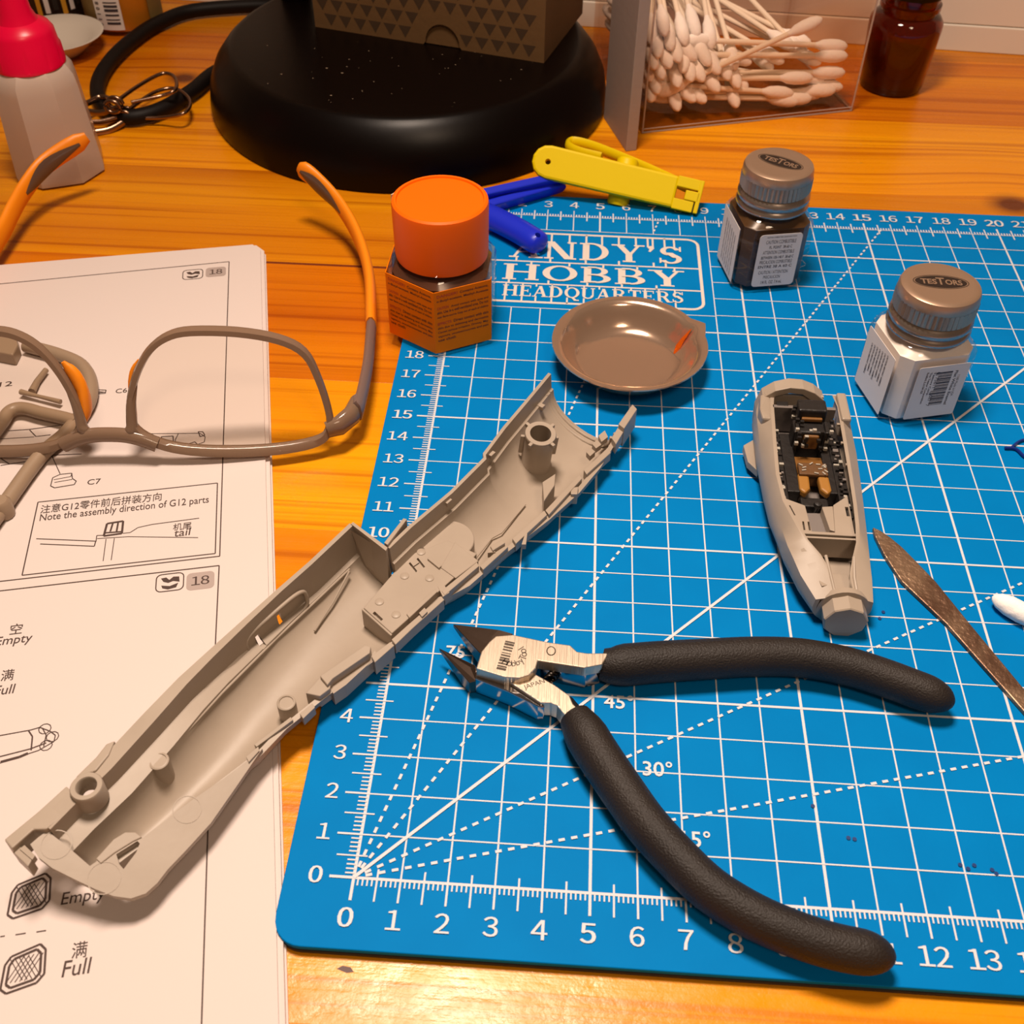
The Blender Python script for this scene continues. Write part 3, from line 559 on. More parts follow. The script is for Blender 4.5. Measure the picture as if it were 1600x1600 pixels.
# broken bracket and strip at the lower edge
MB().prism([(6.71, 0.66), (6.93, 0.7), (8.02, 0.89), (8.08, 1.03), (7.92, 1.14), (6.84, 0.95), (6.63, 0.98)], .9, 1.25, FM).build('edge_strip', GREY, fus, bevel=.02)
MB().prism([(6.2, 0.68), (6.72, 0.63), (6.92, 0.82), (6.64, 1.04), (6.34, 1)], .7, 1.15, FM).build('edge_bracket', DGREY, fus, bevel=.02)
MB().prism([(6.7, 0.96), (7.86, 1.12), (8.18, 1.04), (8.11, 1.2), (7.01, 1.18), (6.65, 1.12)], .55, 1.0, FM).build('edge_underside', DGREY, fus)
MB().prism([(7.95, 1.14), (8.55, 1.22), (8.53, 1.37), (7.86, 1.34)], .6, 1.1, FM).build('edge_rail', GREY, fus, bevel=.015)
MB().prism([(4.53, 0.7), (5.55, 0.83), (5.53, 0.93), (4.52, 0.79)], .8, 1.08, FM).build('edge_rail', GREY, fus, bevel=.01)
MB().prism([(5.74, 0.93), (6.12, 0.96), (6.08, 1.09), (5.69, 1.09)], .8, 1.08, FM).build('edge_rail', GREY, fus, bevel=.01)
MB().prism([(4.16, 0.86), (4.51, 0.88), (4.45, 0.98), (4.1, 1.01)], 1.0, 1.2, FM).build('edge_rail', GREY, fus, bevel=.01)
# ribs and creases inside
MB().tube([FU(*p) for p in ((.7, -.28, 1.30), (3, -.5, 1.33), (5, -.82, 1.20), (7, -1.1, 1.0), (9.8, -1.3, .9))], .035, 6).build('inner_crease', GREY, fus, smooth=60)
MB().tube([FU(*p) for p in ((7.9, -.75, .66), (8.8, -.95, .78), (9.7, -1.2, .98))], .03, 6).build('inner_rib', GREY, fus, smooth=60)
MB().tube([FU(*p) for p in ((11.6, 1.0, .68), (12.0, .95, .62), (13.2, .75, .53), (13.5, .85, .55), (14.8, .7, .52))], .022, 6).build('inner_rib', DGREY, fus, smooth=60)
for q in ((12.6, -.24, 1.78), (14.75, -.44, 1.8)): MB().box(q, (.2, .1, .12), M=FM).build('edge_lug', DGREY, fus)
# jet pipe socket: upright tube with ring flange
tb1 = Vector([(3.34, 12.61, 1.95)][0]); tb0 = tb1 - Vector((.10, -.16, 1.0)).normalized() * 1.58
dz = (tb1 - tb0).normalized(); qt = dz.to_track_quat('Z', 'Y').to_matrix().to_4x4(); qt.translation = tb0; Lt = (tb1 - tb0).length
MB().lathe([(.60, -.1), (.52, .12), (.44, .22), (.42, Lt - .1)], (0, 0, 0), 32, qt, caps=False).build('socket_tube', DGREY, fus, smooth=50)
MB().lathe([(.30, .2), (.30, Lt), (.43, Lt), (.45, Lt - .05), (.43, Lt - .12)], (0, 0, 0), 32, qt, caps=False).build('socket_ring', GREY, fus, smooth=40)
MB().lathe([(.001, 0), (.31, 0)], (0, 0, .2), 24, qt, caps=False).build('socket_bore', GREY, fus)
for a in (0.3, 1.9, 3.6, 5.0): MB().box((.48 * cos(a), .48 * sin(a), Lt - .08), (.14, .1, .14), M=qt, rz=a).build('ring_lug', GREY, fus, bevel=.02)
for a in (2.6, 5.9): MB().box((.46 * cos(a), .46 * sin(a), Lt - .55), (.16, .08, .75), M=qt, rz=a).build('tube_fin', DGREY, fus, bevel=.02)
# rim bead around the mouth
mouth = [(s, n, z) for s, n, z in section(*FWD[-1])][:17]
MB().tube([FU(18.3, n, z + .03) for s, n, z in mouth[3:]], .05, 6).build('mouth_rim', GREY, fus, smooth=60)
MB().tube([FU(18.1, n, z + .02) for s, n, z in mouth[3:]], .05, 6).build('mouth_band', DGREY, fus, smooth=60)
MB().box((17.6, -.82, 1.45), (.16, .22, .14), M=FM).build('locating_tab', GREY, fus, bevel=.02)

# ================================================================== cockpit nose section
ck = thing('cockpit_section', 'grey plastic model jet nose with painted cockpit, black ejection seat and tan cushions', 'model part', (11.1, 11.2, .3))
def hull(y, xl, xr, zr, bl, br, zw=1.0, bot=.31, flat=.35):   # opening edge xl..xr at height zr, belly bl..br at zw
    c = (bl + br) / 2; hw = (br - bl) / 2
    out = [(xr, zr), (br - .03 * hw, (zr + zw) / 2 + .08), (br, zw)]
    for i in range(1, 8):
        a = -pi / 2 * i / 8; out.append((c + hw * cos(a) ** .8, zw + (zw - bot) * sin(a)))
    out.append((c, bot))
    for i in range(7, 0, -1):
        a = -pi / 2 * i / 8; out.append((c - hw * cos(a) ** .8, zw + (zw - bot) * sin(a)))
    out += [(bl, zw), (bl + .03 * hw, (zr + zw) / 2 + .08), (xl, zr)]
    inn = []
    for (x, z) in out[::-1]:
        d = Vector((c - x, zw + .3 - z)); d.normalize(); inn.append((x + d.x * .11, z + d.y * .11 if abs(z - zr) > .02 else z))
    return [(x, y, z) for x, z in out + inn]
HU = [(15.25, 10.05, 11.95, 1.70, 9.72, 12.30), (14.6, 9.95, 11.98, 1.80, 9.55, 12.32), (13.0, 9.86, 11.93, 1.80, 9.52, 12.30), (11.6, 9.80, 11.88, 1.80, 9.58, 12.22), (10.6, 9.88, 11.84, 1.78, 9.66, 12.15), (9.9, 10.10, 11.80, 1.74, 9.8, 12.1), (9.3, 10.32, 11.74, 1.68, 9.9, 12.06), (8.9, 10.62, 11.62, 1.58, 10.02, 12.04), (8.4, 10.86, 11.50, 1.45, 10.16, 12.02), (7.75, 10.98, 11.56, 1.28, 10.5, 11.98, .85)]
MB().loft([hull(*h) for h in HU]).build('hull', GREY, ck, smooth=35)
# rear arch frame
arch = []
for (x, z) in ((9.66, 1.2), (9.8, 1.75), (10.1, 2.12), (10.75, 2.25), (11.35, 1.98), (11.55, 1.85)): arch.append((x, 15.15, z))
ax = [(9.70, .5), (9.66, 1.2), (9.78, 1.72), (10.1, 2.0), (10.5, 2.14), (10.9, 2.12), (11.25, 1.98), (11.55, 1.74), (11.62, 1.4), (11.5, 1.3), (11.3, 1.62), (10.9, 1.9), (10.5, 1.92), (10.15, 1.78), (9.98, 1.5), (9.95, .5)]
MB().loft([[(x, y, z) for x, z in ax] for y in (14.95, 15.4)]).build('rear_arch', GREY, ck, bevel=.02)
MB().prism([(9.72, 15.1), (9.60, 14.3), (9.66, 13.9), (9.92, 13.9), (9.98, 15.1)], .9, [1.72, 1.9, 1.82, 1.82, 1.75]).build('side_fairing', GREY, ck, bevel=.06)
MB().box((10.7, 15.05, 1.2), (1.7, .1, 1.2)).build('rear_bulkhead', GREY, ck)
MB().box((12.05, 14.55, 1.55), (.28, 1.2, .7)).build('side_fairing', GREY, ck, bevel=.06)
MB().prism([(9.62, 14.2), (9.28, 13.9), (9.35, 13.2), (9.62, 12.8)], .5, .75).build('intake_lip', GREY, ck, bevel=.02)
# cockpit tub
BLK = mat('cockpit_black', (34, 31, 30), .42, spec=.5, bump=(500, .3)); TAN = mat('tan_paint', (122, 82, 36), .5, bump=(300, .15)); LG = mat('cockpit_grey', (120, 112, 108), .55, bump=(400, .2)); SILV = mat('drybrush_silver', (190, 184, 172), .4, metal=.3)
MB().prism([(9.95, 14.9), (11.85, 14.9), (11.76, 9.75), (10.15, 9.75), (9.92, 11.4)], .75, .85).build('tub_floor', LG, ck)
MB().box((10.92, 14.5, 1.35), (1.8, .12, .9)).build('tub_bulkhead', LG, ck)
MB().box((10.3, 14.62, 1.78), (.34, .2, .06)).build('sill_block', BLK, ck, bevel=.02)
for sx, x in ((-1, 10.02), (1, 11.68)):
    MB().box((x, 12.4, 1.12), (.30, 3.9, .6)).build('side_console', BLK, ck, bevel=.02)
    for k in range(40):
        y = 10.75 + 3.4 * k / 40 + random.uniform(-.04, .04)
        MB().box((x + random.uniform(-.08, .08), y, 1.44), (random.uniform(.05, .16), random.uniform(.04, .12), random.uniform(.05, .16))).build('console_switch', random.choice((SILV, LG, BLK, BLK, BLK)), ck)
for y in (13.9, 13.1, 12.2, 11.1): MB().box((11.83, y, 1.72), (.09, .08, .07)).build('sill_tab', GREY, ck, bevel=.01)
for y in (13.6, 12.6, 11.7): MB().box((9.93, y, 1.72), (.08, .07, .06)).build('sill_tab', GREY, ck, bevel=.01)
seat = MB().box((10.95, 13.5, 1.35), (.98, .55, 1.2)).build('seat_back', BLK, ck, bevel=.06)
MB().box((10.98, 13.95, 2.08), (.80, .50, .55)).build('headbox', BLK, ck, bevel=.05)
MB().box((10.98, 13.66, 2.06), (.58, .10, .12)).build('headrest', TAN, ck, bevel=.03)
MB().box((10.96, 13.2, 1.62), (.44, .10, .5)).build('back_cushion', TAN, ck, bevel=.05)
for x in (10.55, 11.36): MB().box((x, 13.35, 1.62), (.10, .5, .9)).build('seat_rail', BLK, ck, bevel=.03)
for x in (10.36, 11.46): MB().box((x, 12.6, 1.1), (.34, 2.4, .55)).build('seat_side', BLK, ck, bevel=.03)
for k in range(46): MB().box((10.95 + random.uniform(-.50, .50), 13.2 + random.uniform(-.4, .95), 1.95 + random.uniform(-.45, .42)), (.10, .08, .09)).build('seat_fitting', random.choice((BLK, BLK, SILV)), ck)
MB().prism([(10.52, 12.95), (11.35, 12.95), (11.32, 12.1), (10.55, 12.1)], .9, [1.28, 1.28, 1.42, 1.42]).build('seat_pan', TAN, ck, bevel=.05)
MB().box((10.94, 12.2, 1.46), (.80, .48, .12)).build('harness', mat('harness_brown', (98, 66, 34), .6, bump=(500, .5)), ck, bevel=.03)
for k in range(12): MB().box((10.94 + random.uniform(-.36, .36), 12.2 + random.uniform(-.2, .2), 1.54), (.12, .035, .03), rz=random.uniform(-1, 1)).build('harness_buckle', SILV, ck)
for sx in (-1, 1):
    MB().prism([(10.94 + sx * .12, 12.05), (10.94 + sx * .42, 12.1), (10.94 + sx * .44, 11.45), (10.94 + sx * .30, 11.3), (10.94 + sx * .14, 11.5)], 1.2, 1.44).build('thigh_cushion', mat('ochre_cushion', (158, 110, 46), .5), ck, bevel=.06)
MB().box((10.92, 11.2, 1.05), (.75, .35, .3)).build('seat_front', BLK, ck, bevel=.04)
MB().tube([(10.94, 11.1, .9), (10.95, 10.95, 1.2), (10.93, 10.9, 1.38)], .07, 8).build('control_stick', BLK, ck, smooth=60)
MB().lathe([(.09, 0), (.12, .06), (.10, .14), (.02, .16)], (10.93, 10.9, 1.32), 14).build('stick_grip', BLK, ck, smooth=60)
ld = MB().prism([(10.02, 11.0), (10.55, 10.75), (10.62, 9.72), (10.28, 9.72), (10.06, 10.3)], 1.0, 1.5).build('left_dash', GREY, ck, bevel=.02)
rd = MB().prism([(11.74, 11.2), (11.3, 10.8), (11.2, 9.72), (11.72, 9.72)], 1.0, 1.52).build('right_dash', GREY, ck, bevel=.02)
MB().prism([(10.55, 10.75), (11.3, 10.8), (11.2, 9.72), (10.6, 9.72)], .9, 1.2).build('pedal_floor', LG, ck)
MB().prism([(11.0, 10.75), (11.3, 10.8), (11.24, 9.85), (11.1, 9.9)], 1.1, 1.48).build('pedal_box', DGREY, ck, bevel=.02)
lcut = MB().box((10.42, 9.98, 1.5), (.05, .32, .6)).box((10.56, 9.98, 1.5), (.05, .32, .6)).prism([(10.08, 10.72), (10.15, 10.72), (10.25, 10.35), (10.18, 10.35)], 1.15, 1.8); cutout(ld, lcut)
cutout(rd, MB().prism([(11.60, 10.75), (11.69, 10.75), (11.69, 10.4), (11.60, 10.4)], 1.15, 1.8))
MB().box((11.0, 9.70, 1.50), (1.55, .10, .10)).build('dash_beam', GREY, ck, bevel=.02)
MB().box((11.0, 9.55, 1.18), (1.5, .06, .7)).build('forward_bulkhead', DGREY, ck)
MB().prism([(10.25, 9.5), (11.75, 9.5), (11.6, 8.8), (11.2, 8.55), (10.7, 8.8)], .6, .7).build('nose_bay_floor', GREY, ck)
MB().prism([(10.86, 8.75), (11.5, 8.75), (11.56, 7.7), (10.98, 7.7)], .75, [1.05, 1.05, 1.0, 1.0]).build('gun_trough', GREY, ck, bevel=.02)
MB().tube([(10.84, 8.9, 1.55), (10.92, 8.3, 1.42), (11.0, 7.75, 1.27)], .045, 6).build('trough_lip', GREY, ck, smooth=60)
MB().tube([(11.55, 8.9, 1.55), (11.50, 8.3, 1.42), (11.54, 7.75, 1.27)], .045, 6).build('trough_lip', GREY, ck, smooth=60)
# blunt nose plug, faceted, cut at the front
nq = Matrix.Translation((11.27, 7.85, .82)) @ Matrix.Rotation(radians(90), 4, 'X') @ Matrix.Rotation(radians(0), 4, 'Z')
MB().lathe([(.62, -.1), (.66, .06), (.66, .1), (.56, .12)], (0, 0, 0), 28, nq).build('nose_seat', DGREY, ck, smooth=40)
MB().lathe([(.56, 0), (.56, .52), (.53, .55)], (0, 0, 0), 9, nq @ Matrix.Rotation(radians(10), 4, 'Z')).build('nose_plug', GREY, ck, smooth=20)
MB().box((10.72, 8.15, 1.33), (.16, .2, .03), rz=.3).build('panel_detail', GREY, ck, bevel=.01)

# ================================================================== eyeglasses
GO = Vector((-9.05, 12.24, .3)); ga = radians(4.4)
GM = Matrix.Translation(GO) @ Matrix.Rotation(ga, 4, 'Z')
def GP(x, z, dy=0.): return tuple(GM @ Vector((x, .021 * x * x + .37 * (z - .5) + dy, z)))
eg = thing('eyeglasses', 'upside-down eyeglasses with smoky grey-brown frame and orange temple sleeves', 'eyeglasses', tuple(GO))
SMOKE = mat('smoky_plastic', (138, 112, 92), .14, trans=.25, ior=1.3, spec=.7); SMOKE2 = mat('smoky_plastic_dark', (92, 72, 60), .2, spec=.6)
ORANGE = mat('orange_rubber', (240, 138, 16), .42); GTEMP = mat('grey_temple', (128, 106, 98), .4)
LENS = clear_mat('clear_lens', (252, 250, 247), 1.18)
half = [(.72, 1.35), (.80, 1.85), (1.08, 2.53), (1.5, 3.12), (2.02, 3.46), (2.68, 3.57), (3.9, 3.45), (5.0, 3.14), (5.68, 2.68), (6.02, 1.9), (6.24, .95), (6.22, .42), (5.9, .14), (5.0, .06), (3.7, .12), (2.3, .28), (1.4, .52), (.85, .9)]
rim = smooth_path(half + [half[0]], 4)[:-1] if False else None
def ring_pts(sg):
    P = [(sg * x, z, 0) for x, z in half]; n = len(P); out = []
    for i in range(n):
        a, b, c, d = (Vector(P[(i + k) % n]) for k in (-1, 0, 1, 2))
        for j in range(4):
            t = j / 4; out.append(.5 * ((2 * b) + (c - a) * t + (2 * a - 5 * b + 4 * c - d) * t * t + (3 * b - a - 3 * c + d) * t ** 3))
    return [(v.x, v.y) for v in out]
for sg in (1, -1):
    pts = ring_pts(sg); cx = sum(p[0] for p in pts) / len(pts); cz = sum(p[1] for p in pts) / len(pts)
    prof = ((-.07, -.13), (.07, -.13), (.105, -.02), (.06, .14), (-.06, .14), (-.105, -.02))          # radial, depth
    rings = []
    for i, (x, z) in enumerate(pts):
        a = Vector(pts[i - 1]); b = Vector(pts[(i + 1) % len(pts)]); t = (b - a).normalized(); nrm = Vector((t.y, -t.x)) * (1 if sg > 0 else -1)
        thick = 1.0 + .5 * max(0, 1 - z / .8)
        rings.append([GP(x + nrm.x * r * thick, z + nrm.y * r * thick + .16, d) for r, d in prof])
    rings.append(rings[0])
    rimo = MB().loft(rings, True, False).build('rim', SMOKE, eg, smooth=50)
    groove = []
    lv = [GP(x, z + .16, .02) for x, z in pts]; lb = [GP(x, z + .16, .09) for x, z in pts]; n = len(lv)
    cf = GP(cx, cz + .16, -.03); cb = GP(cx, cz + .16, .04)
    MB().add(lv + lb + [cf, cb], [(i, (i + 1) % n, 2 * n) for i in range(n)] + [(n + (i + 1) % n, n + i, 2 * n + 1) for i in range(n)] + [((i + 1) % n, i, n + i, n + (i + 1) % n) for i in range(n)]).build('lens', LENS, rimo, smooth=60)
    # nose pad
    pad = [GP(sg * (x + (.13 if sg > 0 else 0)), z + .16, dy + (.1 if sg > 0 else 0)) for x, z, dy in ((.98, 2.75, .1), (.76, 2.35, .2), (.62, 1.8, .28), (.60, 1.35, .26), (.66, 1.05, .14))]
    MB().tube(smooth_path(pad, 4), [q_ * (.5 if sg > 0 else 1) for q_ in (.05, .08, .12, .14, .16, .17, .18, .18, .18, .18, .17, .16, .15, .13, .11, .08, .05)], 10, flat=1.5).build('nose_pad', ORANGE, rimo, smooth=60)
    # end piece and hinge
    MB().tube([GP(sg * 6.15, .55), GP(sg * 6.5, .60, .02), GP(sg * 6.85, .68, .28), GP(sg * 6.98, .75, .75)], [.2, .25, .26, .22], 10, flat=1.4).build('end_piece', SMOKE, eg, smooth=60)
    # temple
    if sg > 0: path = [GP(6.98, .75, .7)] + [(-2.15, 14.29, 1.05), (-2.19, 16.28, 1.05)] + [(-2.42, 18.51, 0.95)]
    else: path = [GP(-6.98, .75, .7), tuple(GM @ Vector((-7.0, 3.6, .75))), tuple(GM @ Vector((-6.95, 6.2, .68)))]
    tpl = MB().tube(smooth_path(path, 5), .17, 8, flat=2.2).build('temple', GTEMP, eg, smooth=50)
    if sg > 0: path2 = [(-2.42, 18.51, 0.95)] + [(-2.94, 21.43, 0.95)] + [(-3.65, 23.59, 1.1)] + [(-4.51, 25.03, 1.5)] + [(-5.42, 25.81, 2)] + [(-6.16, 26.14, 2.4)]
    else: path2 = [tuple(GM @ Vector((-6.95, 6.2, .68)))] + [(-16.44, 22.62, 1)] + [(-16.39, 24.12, 1.25)] + [(-16.28, 25.29, 1.5)] + [(-15.81, 26.45, 1.9)] + [(-14.45, 27.5, 2.5)]
    sp = smooth_path(path2, 5); nn = len(sp)
    MB().tube(sp, [.19 - .02 * (i / nn) if i < nn - 2 else (.16 if i == nn - 2 else .09) for i in range(nn)], 10, flat=2.3).build('temple_sleeve', ORANGE, tpl, smooth=60)
    k0 = int(nn * .55); seg = sp[k0:nn - 1]
    ctr = Vector(tuple(GM @ Vector((0, 12, 1.5))))
    off = []
    for i, p in enumerate(seg):
        t = (Vector(seg[min(i + 1, len(seg) - 1)]) - Vector(seg[max(i - 1, 0)])).normalized(); a = t.cross(Vector((0, 0, 1))).normalized()
        if a.x * sg > 0: a = -a
        off.append(tuple(Vector(p) + a * .175))
    MB().tube(off, [.012 + .05 * sin(pi * i / (len(off) - 1)) for i in range(len(off))], 8, flat=5.0).build('sleeve_inset', SMOKE2, tpl, smooth=60)
# bridge with brow bar
br = [GP(x, z, dy) for x, z, dy in ((-1.35, .62, 0), (-.95, .80, 0), (-.5, .92, 0), (0, .95, 0), (.5, .92, 0), (.95, .80, 0), (1.35, .62, 0))]
MB().tube(smooth_path(br, 4), .20, 10, flat=1.2).build('bridge', SMOKE, eg, smooth=60)
for sg in (1, -1):
    MB().tube(smooth_path([GP(sg * .55, .93), GP(sg * .70, 1.1), GP(sg * .73, 1.4), GP(sg * .80, 1.9), GP(sg * 1.0, 2.45)], 4), [.08, .13, .16, .18, .18, .17, .16, .155, .15, .145, .14, .135, .13, .12, .10, .08, .05], 10, flat=1.1).build('bridge_gusset', SMOKE, eg, smooth=60)

# ================================================================== grey sprue under the glasses
RUN = mat('sprue_plastic', (150, 128, 106), .4)
spr = thing('sprue_frame', 'curved grey plastic sprue runner lying on the booklet under the glasses', 'sprue', (-11.5, 13.5, .3))
MB().tube(smooth_path([(-13.51, 17.21, 0.55), (-12.3, 16.83, 0.55), (-11.38, 16.34, 0.55), (-10.79, 15.48, 0.55), (-10.55, 14.47, 0.55), (-10.74, 13.16, 0.55), (-11.15, 12.06, 0.55), (-11.42, 9.97, 0.55), (-11.57, 8.81, 0.55)], 5), .22, 12).build('runner', RUN, spr, smooth=60)
MB().tube(smooth_path([(-12.88, 12.54, 0.6), (-12.78, 13.35, 0.6), (-12.74, 13.91, 0.6), (-12.4, 14.09, 0.6), (-11.78, 13.93, 0.6), (-10.93, 13.73, 0.6), (-10.56, 13.58, 0.6)], 5), .20, 12).build('branch_runner', RUN, spr, smooth=60)
MB().tube([(-12.84, 14.97, 0.5), (-12.22, 14.8, 0.5), (-11.44, 14.59, 0.5)], [.09, .06, .08], 8).build('gate', RUN, spr, smooth=60)
MB().tube([(-12.53, 15.06, 0.45), (-12.55, 15.56, 0.45), (-12.48, 16.15, 0.45)], [.12, .10, .09], 8).build('gate', RUN, spr, smooth=60)
MB().prism([(-14.94, 17.65), (-13.91, 17.52), (-13.63, 17), (-13.59, 16.46), (-14.54, 16.66)], .3, .75).build('number_tag', RUN, spr, bevel=.05)
(q0, q1) = [(-11.39, 9.92, 0.6), (-11.13, 9.62, 0.6)]
MB().lathe([(.26, -.28), (.28, -.2), (.28, .2), (.2, .3)], tuple(Vector(q0)), 14).build('runner_joint', RUN, spr, smooth=50)

# ================================================================== glue bottle
gc = Vector((-.18, 19.85, .3))
gl = thing('cement_bottle', 'hexagonal glass cement bottle with round orange cap and orange text label', 'bottle', tuple(gc))
hexr = lambda r, z, a0=-90 - 2: [(gc.x + r * cos(radians(a0 + 60 * k)), gc.y + r * sin(radians(a0 + 60 * k)), gc.z + z) for k in range(6)]
GLASS = clear_mat('clear_glass', (250, 247, 244), 1.45)
AMBERLIQ = mat('brown_cement', (92, 58, 42), .22, spec=.5)
def hexring(r, z, c=.18):                                                  # softened hexagon
    out = []
    for k in range(6):
        a = radians(-92 + 60 * k); v = Vector((cos(a), sin(a))) * r
        for da in (-60, 60):
            b = radians(-92 + 60 * k + da); o = Vector((cos(b), sin(b))) * r; d = (o - v).normalized()
            out.append((gc.x + (v + d * c).x, gc.y + (v + d * c).y, gc.z + z))
    return out
def orderhex(r, z, c=.18):
    h = hexring(r, z, c); return [h[i] for k in range(6) for i in (2 * k, 2 * k + 1)]
MB().loft([orderhex(1.72, 0), orderhex(1.90, .12), orderhex(1.92, .3), orderhex(1.92, 2.45), orderhex(1.86, 2.62, .2)] + [[(gc.x + r * cos(radians(-92 - 5 + 60 * k + d)), gc.y + r * sin(radians(-92 - 5 + 60 * k + d)), gc.z + z) for k in range(6) for d in (0, 10)] for r, z in ((1.5, 2.80), (1.25, 2.95), (1.2, 3.2))]).build('glass_body', GLASS, gl, smooth=35)
MB().loft([orderhex(1.6, .18), orderhex(1.76, .3), orderhex(1.76, 2.4), orderhex(1.6, 2.56)]).build('cement', AMBERLIQ, gl, smooth=35)
LABEL = mat('orange_label', (240, 122, 0), .6, spec=.1); LTX = mat('label_black_ink', (58, 26, 10), .6); LRX = mat('label_red_ink', (190, 62, 6), .6)
tb_, tr_ = MB(), MB()
words = [("", "Contains Acetone"), ("", "Methyl-Cyclohexane Acetate"), None, ("Avoid contact with eyes and", ""), ("skin. Use in a well-ventilated area. Do not", ""), ("swallow. Keep out of reach of children", ""), None, ("Direct contact with", ""), ("skin due to defatting and dermatitis", ""), ("Causes serious. Dangerous", ""), ("contents environment and", ""), ("use cloth", "")]
for k in (5, 0, 4, 1):
    a = hexr(1.945, 0)[k]; b = hexr(1.945, 0)[(k + 1) % 6]; A, B = Vector(a), Vector(b); ux = (B - A).normalized(); uz = Vector((0, 0, 1)); nm = ux.cross(uz)
    if k == 1: B = A + (B - A) * .08
    lo, hi = .18, 2.5
    o = [A + uz * lo, B + uz * lo, B + uz * hi, A + uz * hi]; MB().add(o + [p - nm * .02 for p in o], [(0, 1, 2, 3), (7, 6, 5, 4), (0, 4, 5, 1), (1, 5, 6, 2), (2, 6, 7, 3), (3, 7, 4, 0)]).build('paper_label', LABEL, gl)
    if k in (5, 0):
        lines = [(2.28, 'DANGER!', 'Contains Acetone,', .36), (2.12, '', 'n-Butyl-acetate, Methyl-Acetate', 0), (1.84, 'CAUTION', 'Avoid contact with eyes and', .2), (1.68, '', 'skin. Use in a well-ventilated area. Do not', 0), (1.52, '', 'near flame source. Keep out of reach of children', 0), (1.26, 'EFFECTS', 'Direct contact with skin', .24), (1.10, '', 'skin due to defatting and dermatitis', 0), (.94, '', 'Causes serious irritation. Drowsy. May', 0), (.78, '', 'vapours, unconsciousness and pain', 0), (.62, '', 'use cloth', 0)]
        Lw = (B - A).length
        for z, red, blk, fr in lines:
            x0 = .10; wid = Lw - .2 if len(blk) > 12 else .6
            if red: put_text(tr_, red, A + ux * x0 + uz * z + nm * .006, ux, uz, 1, width=Lw * fr, h=.10, bold=.02)
            put_text(tb_, blk, A + ux * (x0 + (Lw * fr + .08 if red else 0)) + uz * z + nm * .006, ux, uz, 1, width=wid - (Lw * fr + .08 if red else 0), h=.105, bold=.012)
tb_.build('label_text', LTX, gl); tr_.build('label_warning_text', LRX, gl)
CAP = mat('orange_cap', (252, 104, 0), .45, spec=.22)
MB().lathe([(1.30, 2.72), (1.47, 2.76), (1.49, 2.9), (1.51, 4.5), (1.49, 4.62), (1.42, 4.67), (1.36, 4.66), (1.34, 4.60), (.001, 4.58)], tuple(gc), 56).build('screw_cap', CAP, gl, smooth=35)
CARD = mat('buff_card', (200, 176, 140), .7)
MB().add([(gc.x - 1.62, gc.y + .7, gc.z + 4.3), (gc.x - 1.62, gc.y + .7, gc.z + 2.6), (gc.x - 1.2, gc.y + 1.15, gc.z + 2.6), (gc.x - 1.2, gc.y + 1.15, gc.z + 4.35), (gc.x - 1.65, gc.y + .73, gc.z + 4.3), (gc.x - 1.65, gc.y + .73, gc.z + 2.6), (gc.x - 1.23, gc.y + 1.18, gc.z + 2.6), (gc.x - 1.23, gc.y + 1.18, gc.z + 4.35)], [(0, 1, 2, 3), (7, 6, 5, 4), (0, 4, 5, 1), (1, 5, 6, 2), (2, 6, 7, 3), (3, 7, 4, 0)]).build('label_flap', CARD, gl)

# ================================================================== two paint bottles
TIN = mat('aluminium_cap', (186, 156, 132), .34, metal=.72, bump=(120, .05)); TIN2 = mat('aluminium_skirt', (178, 164, 154), .26, metal=.9)
CAPINK = mat('cap_black_ink', (36, 24, 18), .5)
WLAB = mat('white_label', (226, 216, 210), .6, spec=.15); WINK = mat('label_ink', (60, 52, 56), .6)
def octo(c, rz, hw, z, ch):
    P = [(hw, -hw + ch), (hw, hw - ch), (hw - ch, hw), (-hw + ch, hw), (-hw, hw - ch), (-hw, -hw + ch), (-hw + ch, -hw), (hw - ch, -hw)]
    return [(c.x + x * cos(rz) - y * sin(rz), c.y + x * sin(rz) + y * cos(rz), c.z + z) for x, y in P]
def octr(c, r, z, rz): return [(c.x + r * cos(radians(-22.5 + 45 * k) + rz), c.y + r * sin(radians(-22.5 + 45 * k) + rz), c.z + z) for k in range(8)]
